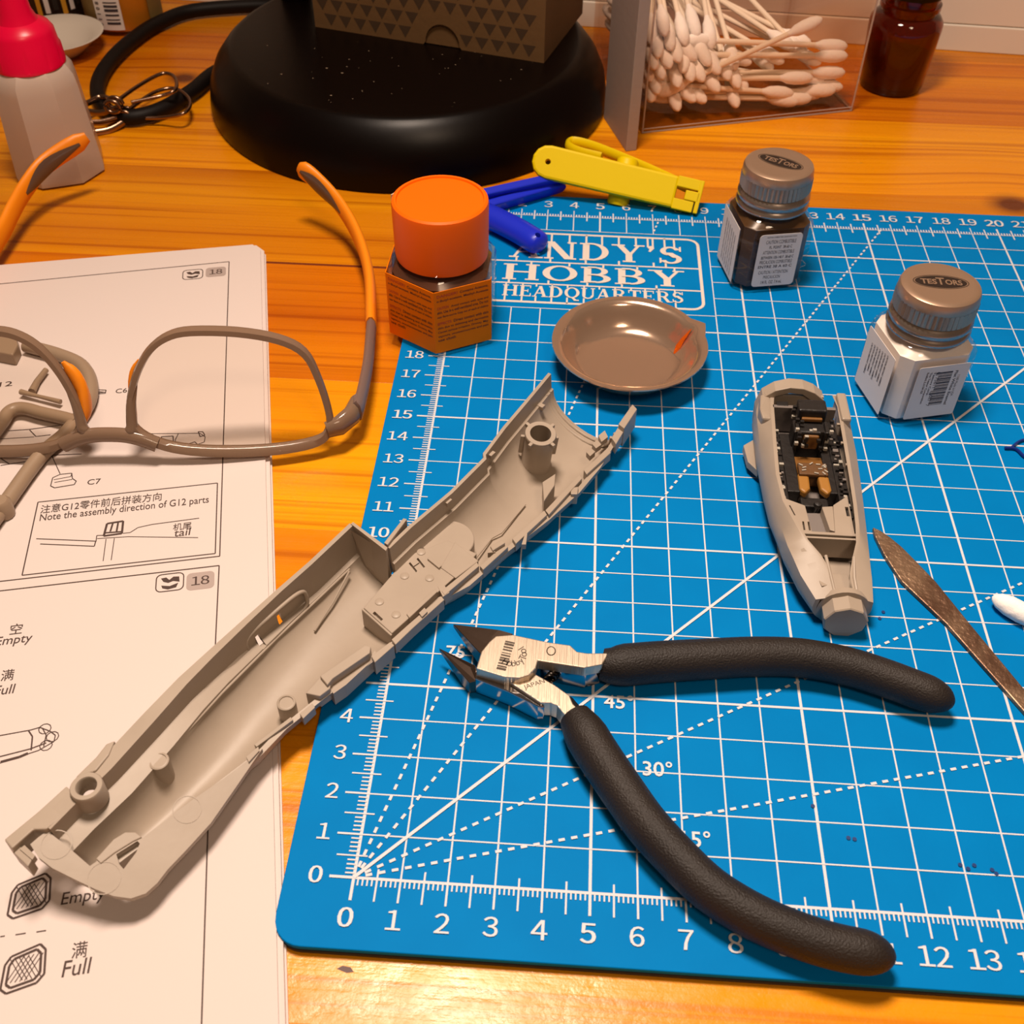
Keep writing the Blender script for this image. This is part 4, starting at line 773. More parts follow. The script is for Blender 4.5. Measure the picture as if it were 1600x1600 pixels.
def paint_bottle(label, c, rz, paint, fill, trot):
    t = thing('paint_bottle', label, 'paint bottle', tuple(c), None)
    H = 2.45
    MB().loft([octo(c, rz, 1.12, 0, .38), octo(c, rz, 1.26, .10, .36), octo(c, rz, 1.29, .22, .36), octo(c, rz, 1.29, H - .15, .36), octo(c, rz, 1.22, H + .05, .42), octo(c, rz, 1.08, H + .22, .5), octr(c, .96, H + .34, rz), octr(c, .92, H + .6, rz)]).build('glass_body', GLASS, t, smooth=40)
    MB().loft([octo(c, rz, 1.0, .10, .3), octo(c, rz, 1.16, .2, .32), octo(c, rz, 1.16, fill - .1, .32)] + ([octo(c, rz, 1.13, H - .02, .36), octo(c, rz, 1.0, H + .17, .45), octr(c, .86, H + .32, rz)] if fill > 2.2 else [octo(c, rz, 1.12, fill, .3)])).build('paint', paint, t, smooth=40)
    prof = [(1.0, 2.70), (1.17, 2.74), (1.23, 2.79), (1.24, 2.86), (1.19, 2.93), (1.16, 2.97), (1.19, 3.02), (1.23, 3.10), (1.22, 3.20), (1.15, 3.28), (1.12, 3.33)]
    MB().lathe(prof, tuple(c), 48).build('cap_skirt', TIN2, t, smooth=50)
    kn = lambda r, z, a: r + (.03 * (1 if int(round(a / (2 * pi) * 96)) % 2 else -1) if 3.4 < z < 3.85 else 0)
    cap = MB().lathe([(1.10, 3.32), (1.16, 3.37), (1.17, 3.42), (1.17, 3.82), (1.18, 3.86), (1.17, 4.05), (1.13, 4.16), (1.04, 4.21), (.9, 4.20), (.001, 4.20)], tuple(c), 96, rfun=kn).build('screw_cap', TIN, t, smooth=35)
    zc = c.z + 4.206; ux = Vector((cos(trot), sin(trot), 0)); uy = Vector((-sin(trot), cos(trot), 0)); o = Vector((c.x, c.y, zc)) + uy * .08
    el = lambda a, b, n=36: [o + ux * a * cos(2 * pi * i / n) + uy * b * sin(2 * pi * i / n) for i in range(n)]
    MB().add(el(.74, .30), [tuple(range(36))]).build('cap_emblem', CAPINK, cap)
    e1, e2 = el(.80, .345), el(.78, .33); MB().add([p + Vector((0, 0, .001)) for p in e1 + e2], [(i, (i + 1) % 36, 36 + (i + 1) % 36, 36 + i) for i in range(36)]).build('emblem_outline', CAPINK, cap)
    tx = MB(); put_text(tx, 'TES', o - ux * .35 - uy * .12 + Vector((0, 0, .003)), ux, uy, 1, width=.46, h=.26, align='c', bold=.03); put_text(tx, 'T', o - ux * .01 - uy * .14 + Vector((0, 0, .0034)), ux, uy, 1, width=.24, h=.36, align='c', bold=.02); put_text(tx, 'ORS', o + ux * .36 - uy * .12 + Vector((0, 0, .003)), ux, uy, 1, width=.48, h=.26, align='c', bold=.03)
    tx.build('cap_lettering', TIN, cap)
    return t
def face_label(t, c, rz, face, x0, x1, z0, z1, texts, r=.12, extra=None, m=None):
    a = rz + {'f': 0, 'l': -pi / 2, 'r': pi / 2}[face]; ux = Vector((cos(a), sin(a), 0)); nm = Vector((sin(a), -cos(a), 0)); uz = Vector((0, 0, 1)); O = c + nm * 1.297
    P = [O + ux * x + uz * z for x, z in rrect(x0, z0, x1, z1, r, 4)]; n = len(P)
    lb_ = MB().add([p + nm * .012 for p in P] + P, [tuple(range(n)), tuple(range(n, 2 * n))[::-1]] + [(i, (i + 1) % n, n + (i + 1) % n, n + i) for i in range(n)]).build('paper_label', m or WLAB, t)
    mb = MB()
    for body, x, z, w, h, vert, bo in texts:
        if vert: put_text(mb, body, O + nm * .016 + ux * x + uz * z, -uz, ux, 1, width=w, h=h, bold=bo)
        else: put_text(mb, body, O + nm * .016 + ux * x + uz * z, ux, uz, 1, width=w, h=h, align='c', bold=bo)
    if extra: extra(mb, O + nm * .016, ux, uz)
    mb.build('label_text', WINK, lb_)
c1 = Vector((10.70, 23.86, .3)); rz1 = radians(12); 
pb1 = paint_bottle('square glass bottle of dark brown paint with aluminium screw cap and white caution label', c1, rz1, mat('brown_paint', (78, 54, 30), .3), 2.5, radians(-30))
tl1 = [('CAUTION: COMBUSTIBLE LIQUID AND VAPOR', .05, 2.18, 1.05, .05, False, .02), ('CAUTION COMBUSTIBLE', .05, 1.95, 1.05, .14, False, .0), ('FL. POINT  38-60 C', .07, 1.76, .8, .11, False, .01), ('ATTENTION COMBUSTIBLE', .03, 1.55, 1.1, .13, False, .0), ('BETWEEN 100-140 F  38-60 C', .02, 1.36, 1.15, .11, False, .01), ('PRECAUCION COMBUSTIBLE', .0, 1.17, 1.15, .13, False, .0), ('ENTRE 38 A 60 C', .0, 1.0, 1.2, .11, False, .015), ('CAUTION / ATTENTION', -.02, .76, 1.05, .13, False, .0), ('PRECAUCION', -.04, .57, .6, .12, False, .0), ('1/4 FL. OZ. 7.4 mL', -.02, .36, .75, .13, False, .01)]
face_label(pb1, c1, rz1, 'f', -.72, .78, .26, 2.30, tl1, .13)
tl2 = [('WARNING: HARMFUL IF SWALLOWED. CONTAINS', -.5 + .2 * i, 2.0 - .02 * i, 1.6, .09, True, .0) for i in range(6)]
face_label(pb1, c1, rz1, 'l', -.86, .86, .2, 2.32, tl2, .05)
c2 = Vector((14.62, 17.10, .3)); rz2 = radians(14.8)
pb2 = paint_bottle('square glass bottle of white paint with aluminium screw cap and barcode label', c2, rz2, mat('white_paint', (250, 242, 236), .35), 2.5, radians(-1))
def barcode(mb, O, ux, uz):
    z = 1.98; k = 0
    while z > .72:
        h = (.055, .02, .035, .02, .05, .028, .02)[k % 7]; g = (.02, .03, .018, .028, .02, .018)[k % 6]; x0, x1 = (-.02, .42); x0 = -.12 if k in (0, 1, 13, 14, 26, 27) else x0
        mb.add([O + ux * x + uz * zz for x, zz in ((x0, z - h), (x1, z - h), (x1, z), (x0, z))], [(0, 1, 2, 3)]); z -= h + g; k += 1
bt_ = [('0  75611 11687  7', -.09, 2.0, 1.3, .10, True, .0), ('The Testor Corporation', -.31, 2.02, 1.2, .085, True, .02), ('Rockford, IL 61104 USA', -.42, 2.02, .8, .085, True, .02), ('Testors Corp.', -.2, 2.02, .9, .085, True, .02), ('Flat White Enamel', .50, 1.98, 1.3, .09, True, .02), ('1168 Made in USA', .62, 1.8, .8, .08, True, .0), ('BARCODE', -.50, .9, .55, .09, True, .03)]
bt_ = bt_[:6]
face_label(pb2, c2, rz2, 'f', -.70, .93, .26, 2.22, bt_, .06, barcode)
face_label(pb2, c2, rz2, 'l', -.86, .90, .2, 2.30, [('CAUTION: IRRITANT. HARMFUL', .45 - .16 * i, 2.15 - .04 * i, 1.15 - .08 * (i % 3), .085, True, .01) for i in range(7)], .05)

# ================================================================== metal dish
STEEL = mat('polished_steel', (220, 188, 164), .15, metal=.84, bump=(55, .35))
dc = Vector((5.95, 18.0, .3)); A_SP = radians(24)
dish = thing('metal_dish', 'small shiny steel mixing dish with pouring spout', 'dish', tuple(dc))
def dfun(r, z, a):
    d = (a - A_SP + pi) % (2 * pi) - pi
    return r * (1 + .10 * max(0, 1 - abs(d) / .28) * max(0, (z - .2) / .75)) 
prof = [(.001, .015), (1.35, .012), (1.55, .06), (1.85, .28), (2.08, .58), (2.2, .80), (2.42, .90), (2.48, .94), (2.47, .98), (2.40, .985), (2.22, .93), (2.12, .84), (1.98, .58), (1.80, .32), (1.62, .17), (1.42, .105), (1.1, .08), (.7, .065), (.001, .06)]
rings = []
NA = 120
for r, z in prof:
    row = []
    for i in range(NA):
        a = 2 * pi * i / NA; d = (a - A_SP + pi) % (2 * pi) - pi; sp_ = max(0, 1 - abs(d) / .20); hi = max(0, (z - .1) / .85)
        rr = r * (1 + .08 * sp_ * hi); row.append((dc.x + rr * cos(a), dc.y + rr * sin(a), dc.z + max(.0, z + (.10 * sp_ - .06 * math.exp(-(abs(d) / .35) ** 2)) * hi)))
    rings.append(row)
MB().loft(rings, True, True).build('bowl', STEEL, dish, smooth=50)
RES = mat('amber_residue', (224, 104, 20), .12, trans=.5, ior=1.4)
ra = Vector((cos(A_SP), sin(A_SP), 0)); rb = Vector((-sin(A_SP), cos(A_SP), 0))
MB().tube([dc + ra * r_ + rb * b_ + Vector((0, 0, z_)) for r_, b_, z_ in ((1.60, -.12, .16), (1.78, -.02, .34), (1.95, .03, .56), (2.2, .02, .90))], [.03, .10, .08, .02], 8, flat=.45).build('glue_residue', RES, dish, smooth=60)

# ================================================================== side cutters
nip = thing('side_cutters', 'open steel side-cutting nippers with long black foam grips', 'nippers', (4.5, 4.6, .3))
BRUSH = mat('brushed_steel', (206, 190, 170), .36, metal=.85, bump=(60, .25, (30, 1, 1), 1.2)); JAW = mat('dark_jaw_steel', (96, 80, 70), .22, metal=.9, bump=(80, .15)); SIDE = mat('polished_side', (150, 150, 155), .12, metal=1.); GRIP = mat('black_foam_grip', (30, 25, 23), .5, spec=.4, bump=(2200, .45), var=(40, (40, 33, 29), .4, .7))
head = [(2.27, 5.4), (2.43, 5.7), (2.58, 5.89), (2.99, 5.96), (3.87, 5.79), (4.38, 5.74), (4.55, 5.56), (4.79, 5.53), (5.31, 5.57), (5.16, 5.23), (4.73, 5.1), (3.63, 5.23), (3.59, 5), (3.45, 4.8), (3.23, 4.7), (2.87, 4.7), (2.19, 4.9)]
MB().prism(head, .95, 1.3).build('upper_arm', BRUSH, nip, bevel=.025)
arm2 = [(2.83, 4.83), (3.04, 5.11), (3.51, 5.04), (3.79, 4.87), (4.06, 4.71), (4.41, 4.44), (4.5, 4.21), (4.68, 4.01), (4.56, 3.64), (4.28, 3.94), (4.13, 4.14), (3.98, 4.2), (3.75, 4.19)]
MB().prism(arm2, .55, 1.08).build('lower_arm', BRUSH, nip, bevel=.025)
sid = [(2.18, 5.38), (2.85, 5.08), (3.72, 4.47), (3.93, 4.21), (3.87, 3.97), (3.43, 4.17), (2.75, 4.52), (2.15, 4.96), (2.03, 5.16)]
MB().prism([(2.17, 5.11), (3.06, 4.89), (3.75, 4.26), (3.85, 4.15), (3.69, 4.14), (2.95, 4.52), (2.16, 4.83)], .42, .98).build('lower_arm_flank', SIDE, nip, bevel=.03)
MB().prism([(3.6, 5.54), (4.75, 5.44), (5.19, 5.55), (5.14, 5.28), (4.79, 5.13), (4.25, 5.21), (3.71, 5.34)], .45, .97).build('upper_arm_flank', SIDE, nip, bevel=.02)
# jaws: pointed wedges
def wedge(tip, base, zt0, zb0, name):
    n = len(base); vs = [(tip[0], tip[1], zt0), (tip[0], tip[1], zt0 - .12)] + [(x, y, za) for x, y, za, zb in base] + [(x, y, zb) for x, y, za, zb in base]
    f = []
    for i in range(n - 1): f += [(0, 2 + i, 3 + i), (1, 2 + n + i + 1, 2 + n + i), (2 + i, 2 + n + i, 3 + n + i, 3 + i)]
    f += [(0, 1, 2 + n, 2), (0, 2 + n - 1, 2 + 2 * n - 1, 1), tuple(range(2, 2 + n)), tuple(range(2 + 2 * n - 1, 1 + n, -1))]
    MB().add(vs, f).build(name, JAW, nip, bevel=.012)
j1 = [(2.26, 5.49), (2.43, 5.74), (2.49, 6.02), (2.63, 6.18), (2.97, 6.04)]
wedge([(1.48, 6.43)][0], [(x, y, 1.05 + .04 * i, .5) for i, (x, y) in enumerate(j1)], .98, .5, 'upper_jaw')
j2 = [(2.13, 5.22), (2.19, 5.08), (2.18, 4.83), (2.03, 4.8), (1.81, 5.05)]
wedge([(1.2, 5.76)][0], [(x, y, .98 - .05 * i, .42) for i, (x, y) in enumerate(j2)], .86, .5, 'lower_jaw')
MB().prism([(2.65, 5.03), (2.8, 5.02), (2.79, 4.74), (2.65, 4.77)], .6, .9).build('stop_pin', mat('pin_dark', (60, 56, 52), .35, metal=.8), nip, bevel=.02)
sp0, sp1 = [(3.92, 5.05, 0.8), (4.18, 5.45, 0.8)]
hx = [Vector(sp0).lerp(Vector(sp1), i / 60) + Vector((.16 * cos(i * .63), .05 * cos(i * .63), .16 * sin(i * .63))) for i in range(61)]
MB().tube(hx, .032, 6).build('return_spring', mat('spring_steel', (70, 66, 64), .25, metal=1.), nip, smooth=60)
up_ = smooth_path([(5.17, 5.54, 0.88), (5.47, 5.52, 0.88), (6.56, 5.71, 0.88), (7.65, 5.87, 0.88), (8.9, 6.04, 0.88), (9.98, 6.08, 0.88), (11.04, 5.92, 0.88), (11.91, 5.64, 0.88), (12.75, 5.29, 0.88), (13.31, 5.08, 0.88), (13.48, 5.04, 0.88)], 5)
lo_ = smooth_path([(4.55, 3.99, 0.88), (4.69, 3.75, 0.88), (5.11, 3, 0.88), (5.61, 2.19, 0.88), (6.15, 1.36, 0.88), (6.81, 0.59, 0.88), (7.44, -0.03, 0.88), (8.18, -0.49, 0.88), (8.92, -0.8, 0.88), (9.77, -1.04, 0.88), (10.51, -1.14, 0.88), (10.86, -1.17, 0.88), (11, -1.17, 0.88)], 5)
for nm_, pth in (('upper_grip', up_), ('lower_grip', lo_)):
    cum = [0.]
    for p, q in zip(pth, pth[1:]): cum.append(cum[-1] + (Vector(q) - Vector(p)).length)
    tot = cum[-1]; want = [tot * i / 44 for i in range(41)] + [tot - .75 + .75 * sin(pi / 2 * i / 9) for i in range(1, 10)]; want = sorted(w for i, w in enumerate(want) if i > 40 or w < tot - .76)
    def at(w):
        k = max(i for i in range(len(cum)) if cum[i] <= w + 1e-9); k = min(k, len(cum) - 2); t = (w - cum[k]) / (cum[k + 1] - cum[k]); return tuple(Vector(pth[k]).lerp(Vector(pth[k + 1]), t))
    pth = [at(w) for w in want]; rad = []
    for w in want:
        e = min(1, (tot - w) / .75); b = min(1, .74 + .26 * w / .5)
        rad.append(max(.03, (.51 - .07 * w / tot) * sqrt(max(0, 1 - (1 - e) ** 2)) * b))
    MB().tube(pth, rad, 20, flat=1.05).build(nm_, GRIP, nip, smooth=60)
for q in ([(4.63, 4.13, 0.55), (4.35, 4.52, 0.55), (4.09, 4.72, 0.55)], [(5.31, 5.64, 0.6), (4.95, 5.46, 0.6), (4.64, 5.4, 0.6)]): MB().tube(q, [.26, .24, .18], 10).build('tang', mat('tang_black', (30, 28, 28), .4), nip, smooth=60)
tn = MB(); a0 = [(2.76, 4.89, 1.31), (2.93, 5.78, 1.31)]; d = Vector(a0[1]) - Vector(a0[0]); L_ = d.length; d.normalize(); u = Vector((d.y, -d.x, 0))
put_text(tn, 'MINE・SHIMA', Vector((a0[0][0], a0[0][1], 1.303)), d, -u if u.y > 0 else u, 1, width=L_, h=.24, bold=.05) if False else None
for k in range(11):
    t0 = k / 11; w_ = .55 if k % 3 else .8
    if k == 6: w_ = .3
    p = Vector((a0[0][0], a0[0][1], 1.304)) + d * L_ * t0; q = p + d * L_ / 11 * w_
    tn.add([p - u * .1, q - u * .1 + u * .0, q + u * .13, p + u * .13], [(0, 1, 2, 3)])
aw = Vector([(3, 5.37, 1.3)][0])
for k, ch in enumerate('HobbyTool'):
    a = radians(-118 + k * 20); rr = .36; o = Vector((aw.x + rr * cos(a), aw.y + rr * sin(a), 1.304)); tx = Vector((-sin(a), cos(a), 0)); put_text(tn, ch, o, tx, Vector((-cos(a), -sin(a), 0)), 1, h=.13 if ch.islower() and ch not in 'bly' else .17, align='c')
jp = [(3.36, 4.53, 1.09), (3.83, 4.76, 1.09)]; d2 = (Vector(jp[1]) - Vector(jp[0])); w2 = d2.length; d2.normalize()
put_text(tn, 'JAPAN', Vector((jp[0][0], jp[0][1], 1.084)), d2, Vector((-d2.y, d2.x, 0)), 1, width=w2, h=.16)
tn.build('engraved_lettering', mat('engraving', (70, 58, 46), .6), nip)
lgp = Vector([(3.93, 5.53, 1.3)][0])
MB().tube([(lgp.x + .1 * cos(a * .42), lgp.y + .13 * sin(a * .42), 1.302) for a in range(15)], .014, 5, closed=True).build('stamped_mark', MATS['engraving'], nip)

# ================================================================== file, loose swab, thread
FILE = mat('worn_file_steel', (112, 84, 66), .42, metal=.7, bump=(420, .9), var=(70, (150, 122, 98), .45, .62))
fo = [(12.67, 11.12), (12.85, 11.01), (13.09, 10.76), (13.34, 10.42), (13.62, 9.93), (14.01, 9.22), (14.59, 7.84), (15.16, 6.54), (15.47, 5.83), (16.35, 3.74), (15.81, 3.87), (15.28, 5.21), (14.63, 6.5), (13.99, 7.79), (13.11, 9.16), (12.99, 9.51), (12.8, 10.12), (12.67, 10.78)]
fl_ = thing('needle_file', 'flat pointed steel file with worn brown surface', 'file', (15, 6, .3))
MB().prism(fo, .3, .44).build('blade', FILE, fl_, bevel=.03)
COTTON = mat('cotton', (252, 248, 244), .9, spec=.1, bump=(500, .5), sss=.1); STICK = mat('paper_stick', (246, 234, 216), .7)
def swab_meshes():
    L = 7.4
    tp = [(.12, .0), (.14, .12), (.24, .35), (.28, .7), (.27, 1.05), (.20, 1.32), (.09, 1.46), (.01, 1.5)]
    a = MB().lathe([(r, L / 2 - 1.5 + z) for r, z in tp], n=14); b = MB().lathe([(r, -(L / 2 - 1.5 + z)) for r, z in tp], n=14); c = MB().lathe([(.115, -L / 2 + 1.4), (.115, L / 2 - 1.4)], n=10)
    return a, b, c
_sw = None
def swab(label, tip, direction, group=None):            # tip = end of one head, direction points from that head along the stick
    global _sw
    L = 7.4; d = Vector(direction).normalized(); c = Vector(tip) + d * L / 2
    t = bpy.data.objects.new('cotton_swab', None); col.objects.link(t); t.empty_display_size = .01; t.location = c * S
    t.rotation_euler = (-d).to_track_quat('Z', 'Y').to_euler(); tag(t, label, 'cotton swab', group)
    if _sw is None:
        _sw = []
        for mb, nm_, m_ in zip(swab_meshes(), ('cotton_tip', 'cotton_tip', 'stick'), (COTTON, COTTON, STICK)):
            o = mb.build(nm_, m_, smooth=60); _sw.append(o); o.parent = t
    else:
        for o in _sw: q = o.copy(); col.objects.link(q); q.parent = t
    return t
tp = Vector([(15.3, 8.67, 0.58)][0]); swab('single white cotton swab lying on the blue mat beside the steel file', tp, (.78, -.62, 0))
thr = smooth_path([(17.2, 14.81, 0.36), (17.53, 14.78, 0.36), (17.76, 14.4, 0.36), (18.39, 14.34, 0.36)] + [], 5); BLUE = mat('blue_wire', (14, 40, 120), .4)
th_ = MB().tube(thr, .05, 6).build('blue_thread', BLUE, loc=(17.6, 14.9, .3), smooth=60); tag(th_, 'thin dark blue thread curled on the cutting mat', 'thread')
MB().tube(smooth_path([(17.39, 14.83, 0.36), (17.7, 15.14, 0.36), (17.98, 15.28, 0.36)], 4), .045, 6).build('loose_end', BLUE, th_, smooth=60)

# ================================================================== plastic clips
def clip(name, label, m, org, rz, L, lift, spread=.5):
    """spring peg: two bar arms with rounded grips, pivot drum, square jaw; local x along the arms, jaw at +x"""
    t = thing(name, label, 'clip', tuple(org)); return t
YEL = mat('yellow_plastic', (226, 196, 0), .42, spec=.22, bump=(200, .06)); BLU = mat('blue_plastic', (24, 44, 205), .34)
yo = thing('yellow_clip', 'yellow plastic spring clip propped on the mat edge', 'clip', (5.4, 28.6, 0))
y0_, y1_ = Vector([(2.3, 28.76, 1.7)][0]), Vector([(8.58, 27.91, 0.85)][0])
def barmesh(p0, p1, h, w, round0=True, up=Vector((0, 0, 1)), n=7, taper=1.):
    d = (p1 - p0); L = d.length; d.normalize(); s_ = d.cross(up).normalized(); u_ = s_.cross(d)
    out = []
    if round0: out += [(h / 2 - h / 2 * cos(a), h / 2 * sin(a)) for a in [pi / 2 * (-1 + 2 * i / n) for i in range(n + 1)]][::-1]
    else: out += [(0, h / 2), (0, -h / 2)]
    prof = [(x, z) for x, z in out] + [(L, -h / 2 * taper), (L, h / 2 * taper)]
    vs = [p0 + d * x + u_ * z - s_ * w / 2 for x, z in prof] + [p0 + d * x + u_ * z + s_ * w / 2 for x, z in prof]; n_ = len(prof)
    return MB().add(vs, [tuple(range(n_)), tuple(range(n_, 2 * n_))[::-1]] + [(i, n_ + i, n_ + (i + 1) % n_, (i + 1) % n_) for i in range(n_)]), d, s_, u_
upv = Vector((.05, .6, .8)).normalized()
dY = (y1_ - y0_).normalized()
mb_, d_, s_, u_ = barmesh(y0_ - u_ * 0 if False else y0_, y0_ + dY * ((y1_ - y0_).length - .75), 1.25, .42, True, upv, taper=.95)
arm = mb_.build('front_arm', YEL, yo, bevel=.1)
for k, (h_, l_) in enumerate(((.42, .95), (-.42, .8))): MB().add([*[(y0_ + dY * ((y1_ - y0_).length - .8 + a * l_) + u_ * (h_ + b * .2) + s_ * (c * .2)) for a in (0, 1) for b in (-1, 1) for c in (-1, 1)]], [(0, 1, 3, 2), (4, 6, 7, 5), (0, 2, 6, 4), (1, 5, 7, 3), (0, 4, 5, 1), (2, 3, 7, 6)]).build('jaw_prong', YEL, yo, bevel=.03)
e_ = y0_ + dY * ((y1_ - y0_).length + .05)
for (b0, b1, a0_, a1_) in ((-.62, .62, 0, .16), (-.2, .16, -.45, .1)): MB().add([*[(e_ + dY * a + u_ * b + s_ * c * .22) for a in (a0_, a1_) for b in (b0, b1) for c in (-1, 1)]], [(0, 1, 3, 2), (4, 6, 7, 5), (0, 2, 6, 4), (1, 5, 7, 3), (0, 4, 5, 1), (2, 3, 7, 6)]).build('jaw_block', YEL, yo, bevel=.03)
hq = y0_ + dY * .62 - s_ * .0; hm = s_.to_track_quat('Z', 'Y').to_matrix().to_4x4(); hm.translation = hq
cutout(arm, MB().lathe([(.11, -.6), (.11, .6)], (0, 0, 0), 16, hm))
back = smooth_path([(8.43, 28.1, 0.95), (6.75, 29.54, 0.95), (5.5, 30.52, 0.95), (4.47, 31.23, 0.95), (3.77, 31.44, 0.95), (3.65, 31.05, 0.95), (4.09, 30.61, 0.95), (4.99, 30.21, 0.95)], 4)
MB().tube([(p[0], p[1] + .25, p[2]) for p in back], .14, 8, flat=1.8).build('rear_arm', YEL, yo, smooth=60)
pv = y0_ + dY * (y1_ - y0_).length * .56; pm = u_.to_track_quat('Z', 'Y').to_matrix().to_4x4(); pm.translation = pv - s_ * .55
MB().lathe([(.001, -.92), (.38, -.92), (.42, -.85), (.42, .82), (.36, .9), (.16, .9), (.15, .8), (.001, .8)], (0, 0, 0), 22, pm).build('pivot_drum', YEL, yo, smooth=40)
bo_ = thing('blue_clip', 'blue plastic spring clip lying open behind the orange-capped bottle', 'clip', (1.2, 26.6, 0))
bpts = [(0.92, 27.38, 0.95), (3.51, 28.77, 0.95)] + [(0.85, 27.04, 0.6), (3.48, 28.8, 0.6)]
for i, (p, q) in enumerate(((bpts[0], bpts[1]), (bpts[2], bpts[3]))):
    p, q = Vector(p), Vector(q); dd = (q - p).normalized()
    m2, *_ = barmesh(q + dd * .12, p - dd * 2.2, .55, .32, True, Vector((0, -.5, .85)).normalized()); m2.build('upper_arm', BLU, bo_, bevel=.06)
b2 = [(0.09, 26.58, 0.75), (1.11, 25.83, 0.75), (2.04, 25.06, 0.75), (2.68, 24.42, 0.75), (2.88, 24.22, 0.75)]
barm = MB().tube(smooth_path(b2, 4), [.5] * 8 + [.5, .5, .5, .5, .49, .46, .42, .36, .2], 14, flat=.85).build('lower_arm', BLU, bo_, smooth=60)
bp_ = Vector(b2[0]); MB().lathe([(.001, -.1), (.5, -.1), (.55, 0), (.55, .8), (.5, .9), (.001, .9)], (bp_.x - .1, bp_.y + .5, .35), 20).build('pivot_drum', BLU, bo_, smooth=40)
cutout(barm, MB().lathe([(.1, -1), (.1, 1)], tuple(Vector(b2[3]) + Vector((.05, -.12, 0))), 12))

# ================================================================== black lamp
LB = mat('black_lamp_enamel', (7, 2, 1), .34, spec=.2, bump=(300, .03))
lc = Vector((-3.6, 37.35, 0))
lamp = thing('desk_lamp', 'heavy round black desk lamp base dotted with dust', 'lamp', tuple(lc))
MB().lathe([(8.6, 0), (8.75, .08), (8.78, .5), (8.66, 1.2), (8.36, 1.85), (7.95, 2.35), (7.70, 2.56), (7.58, 2.63), (7.4, 2.65), (.001, 2.65)], tuple(lc), 96).build('base', LB, lamp, smooth=25)
DUST = mat('dust', (150, 130, 108), .9)
for k in range(46):
    a = random.uniform(-2.9, -.2); r = random.uniform(2.0, 7.3); p = lc + Vector((r * cos(a), r * sin(a), 2.653)); w = random.uniform(.02, .055)
    if k % 3: w *= .6
    MB().add([p + Vector((w * cos(q), w * .7 * sin(q), 0)) for q in (0, 1.3, 2.4, 3.6, 5)], [(0, 1, 2, 3, 4)]).build('dust_speck', DUST, lamp)
pole = [(-9.3, 41.3, 2.3), (-9.3, 41.3, 66), (-7.5, 38, 69.5), (-2.5, 24.0, 66.5), (LAMP[0] - .4, LAMP[1] + 3.6, 62.0)]
MB().tube(pole[:2], .7, 16).build('pole', LB, lamp, smooth=60); MB().tube(pole[1:], .6, 14).build('arm', LB, lamp, smooth=60)
shm = (Vector(LAMP) - Vector(LAMP_AIM)).to_track_quat('Z', 'Y').to_matrix().to_4x4(); shm.translation = Vector(LAMP)
MB().lathe([(7.9, .3), (8.2, .4), (6.8, 3.6), (2.8, 5.2), (.001, 5.3)], (0, 0, 0), 48, shm).build('shade', LB, lamp, smooth=40)

# ================================================================== cardboard box on the lamp base
ba = Vector([(-7.75, 37.99)][0]); bb = Vector([(2.43, 35.15)][0]); bd = (bb - ba).normalized(); bn_ = Vector((-bd.y, bd.x)); bl = (bb - ba).length; ZB = 2.655; BH = 6.5; BD = 5.6
cb = thing('cardboard_box', 'brown cardboard box with dark triangle pattern and thumb notch on lamp base', 'box', (*(ba + bd * bl / 2 + bn_ * 2), ZB))
KRAFT = mat('brown_kraft', (104, 74, 40), .75, bump=(300, .2)); KD = mat('kraft_dark_print', (66, 46, 26), .75); KI = KRAFT
def BP(x, z, dpt=0.): p = ba + bd * x + bn_ * dpt; return (p.x, p.y, ZB + z)
nx = (Vector([(-1.99, 36.29)][0]) - ba).dot(bd); nr = .78
face = [(0, 0), (nx - nr - .1, 0)] + [(nx - nr * cos(a), .12 + nr * 1.05 * sin(a)) for a in [pi * i / 14 for i in range(15)]] + [(nx + nr + .1, 0), (bl, 0), (bl, BH), (0, BH)]
v_, f_ = tri_fill([face]); fr = MB().add([BP(x, z) for x, z, _ in v_], f_); fr.add([BP(x, z, .08) for x, z, _ in v_], [q[::-1] for q in f_]); nF = len(face)
fr.add([BP(x, z) for x, z in face] + [BP(x, z, .08) for x, z in face], [(i, (i + 1) % nF, nF + (i + 1) % nF, nF + i) for i in range(nF)]); fr.build('front_panel', KRAFT, cb)
def slab(x0, x1, d0, d1, z0, z1): return MB().add([BP(x, z, q) for z in (z0, z1) for x, q in ((x0, d0), (x1, d0), (x1, d1), (x0, d1))], [(3, 2, 1, 0), (4, 5, 6, 7), (0, 1, 5, 4), (1, 2, 6, 5), (2, 3, 7, 6), (3, 0, 4, 7)])
slab(.05, bl - .08, .1, BD, .03, BH).build('inner_tray', KI, cb)
slab(bl - .08, bl, .08, BD, 0, BH).build('side_panel', KI, cb); slab(0, .05, .08, BD, 0, BH).build('side_panel', KI, cb)
row = .62; wdt = .70
for r_ in range(9):
    for c_ in range(int(bl / wdt) + 1):
        x = c_ * wdt + (wdt / 2 if r_ % 2 else 0) + .1; z = r_ * row + .12
        tri = [(x - wdt * .42, z + row * .86), (x + wdt * .42, z + row * .86), (x, z + .04)]
        if min(t[0] for t in tri) < .05 or max(t[0] for t in tri) > bl - .05 or z + row > BH: continue
        if abs(x - nx) < nr + .3 and z < nr + .2: continue
        MB().add([BP(px_, pz_, -.006) for px_, pz_ in tri], [(0, 1, 2)]).build('printed_triangle', KD, cb)

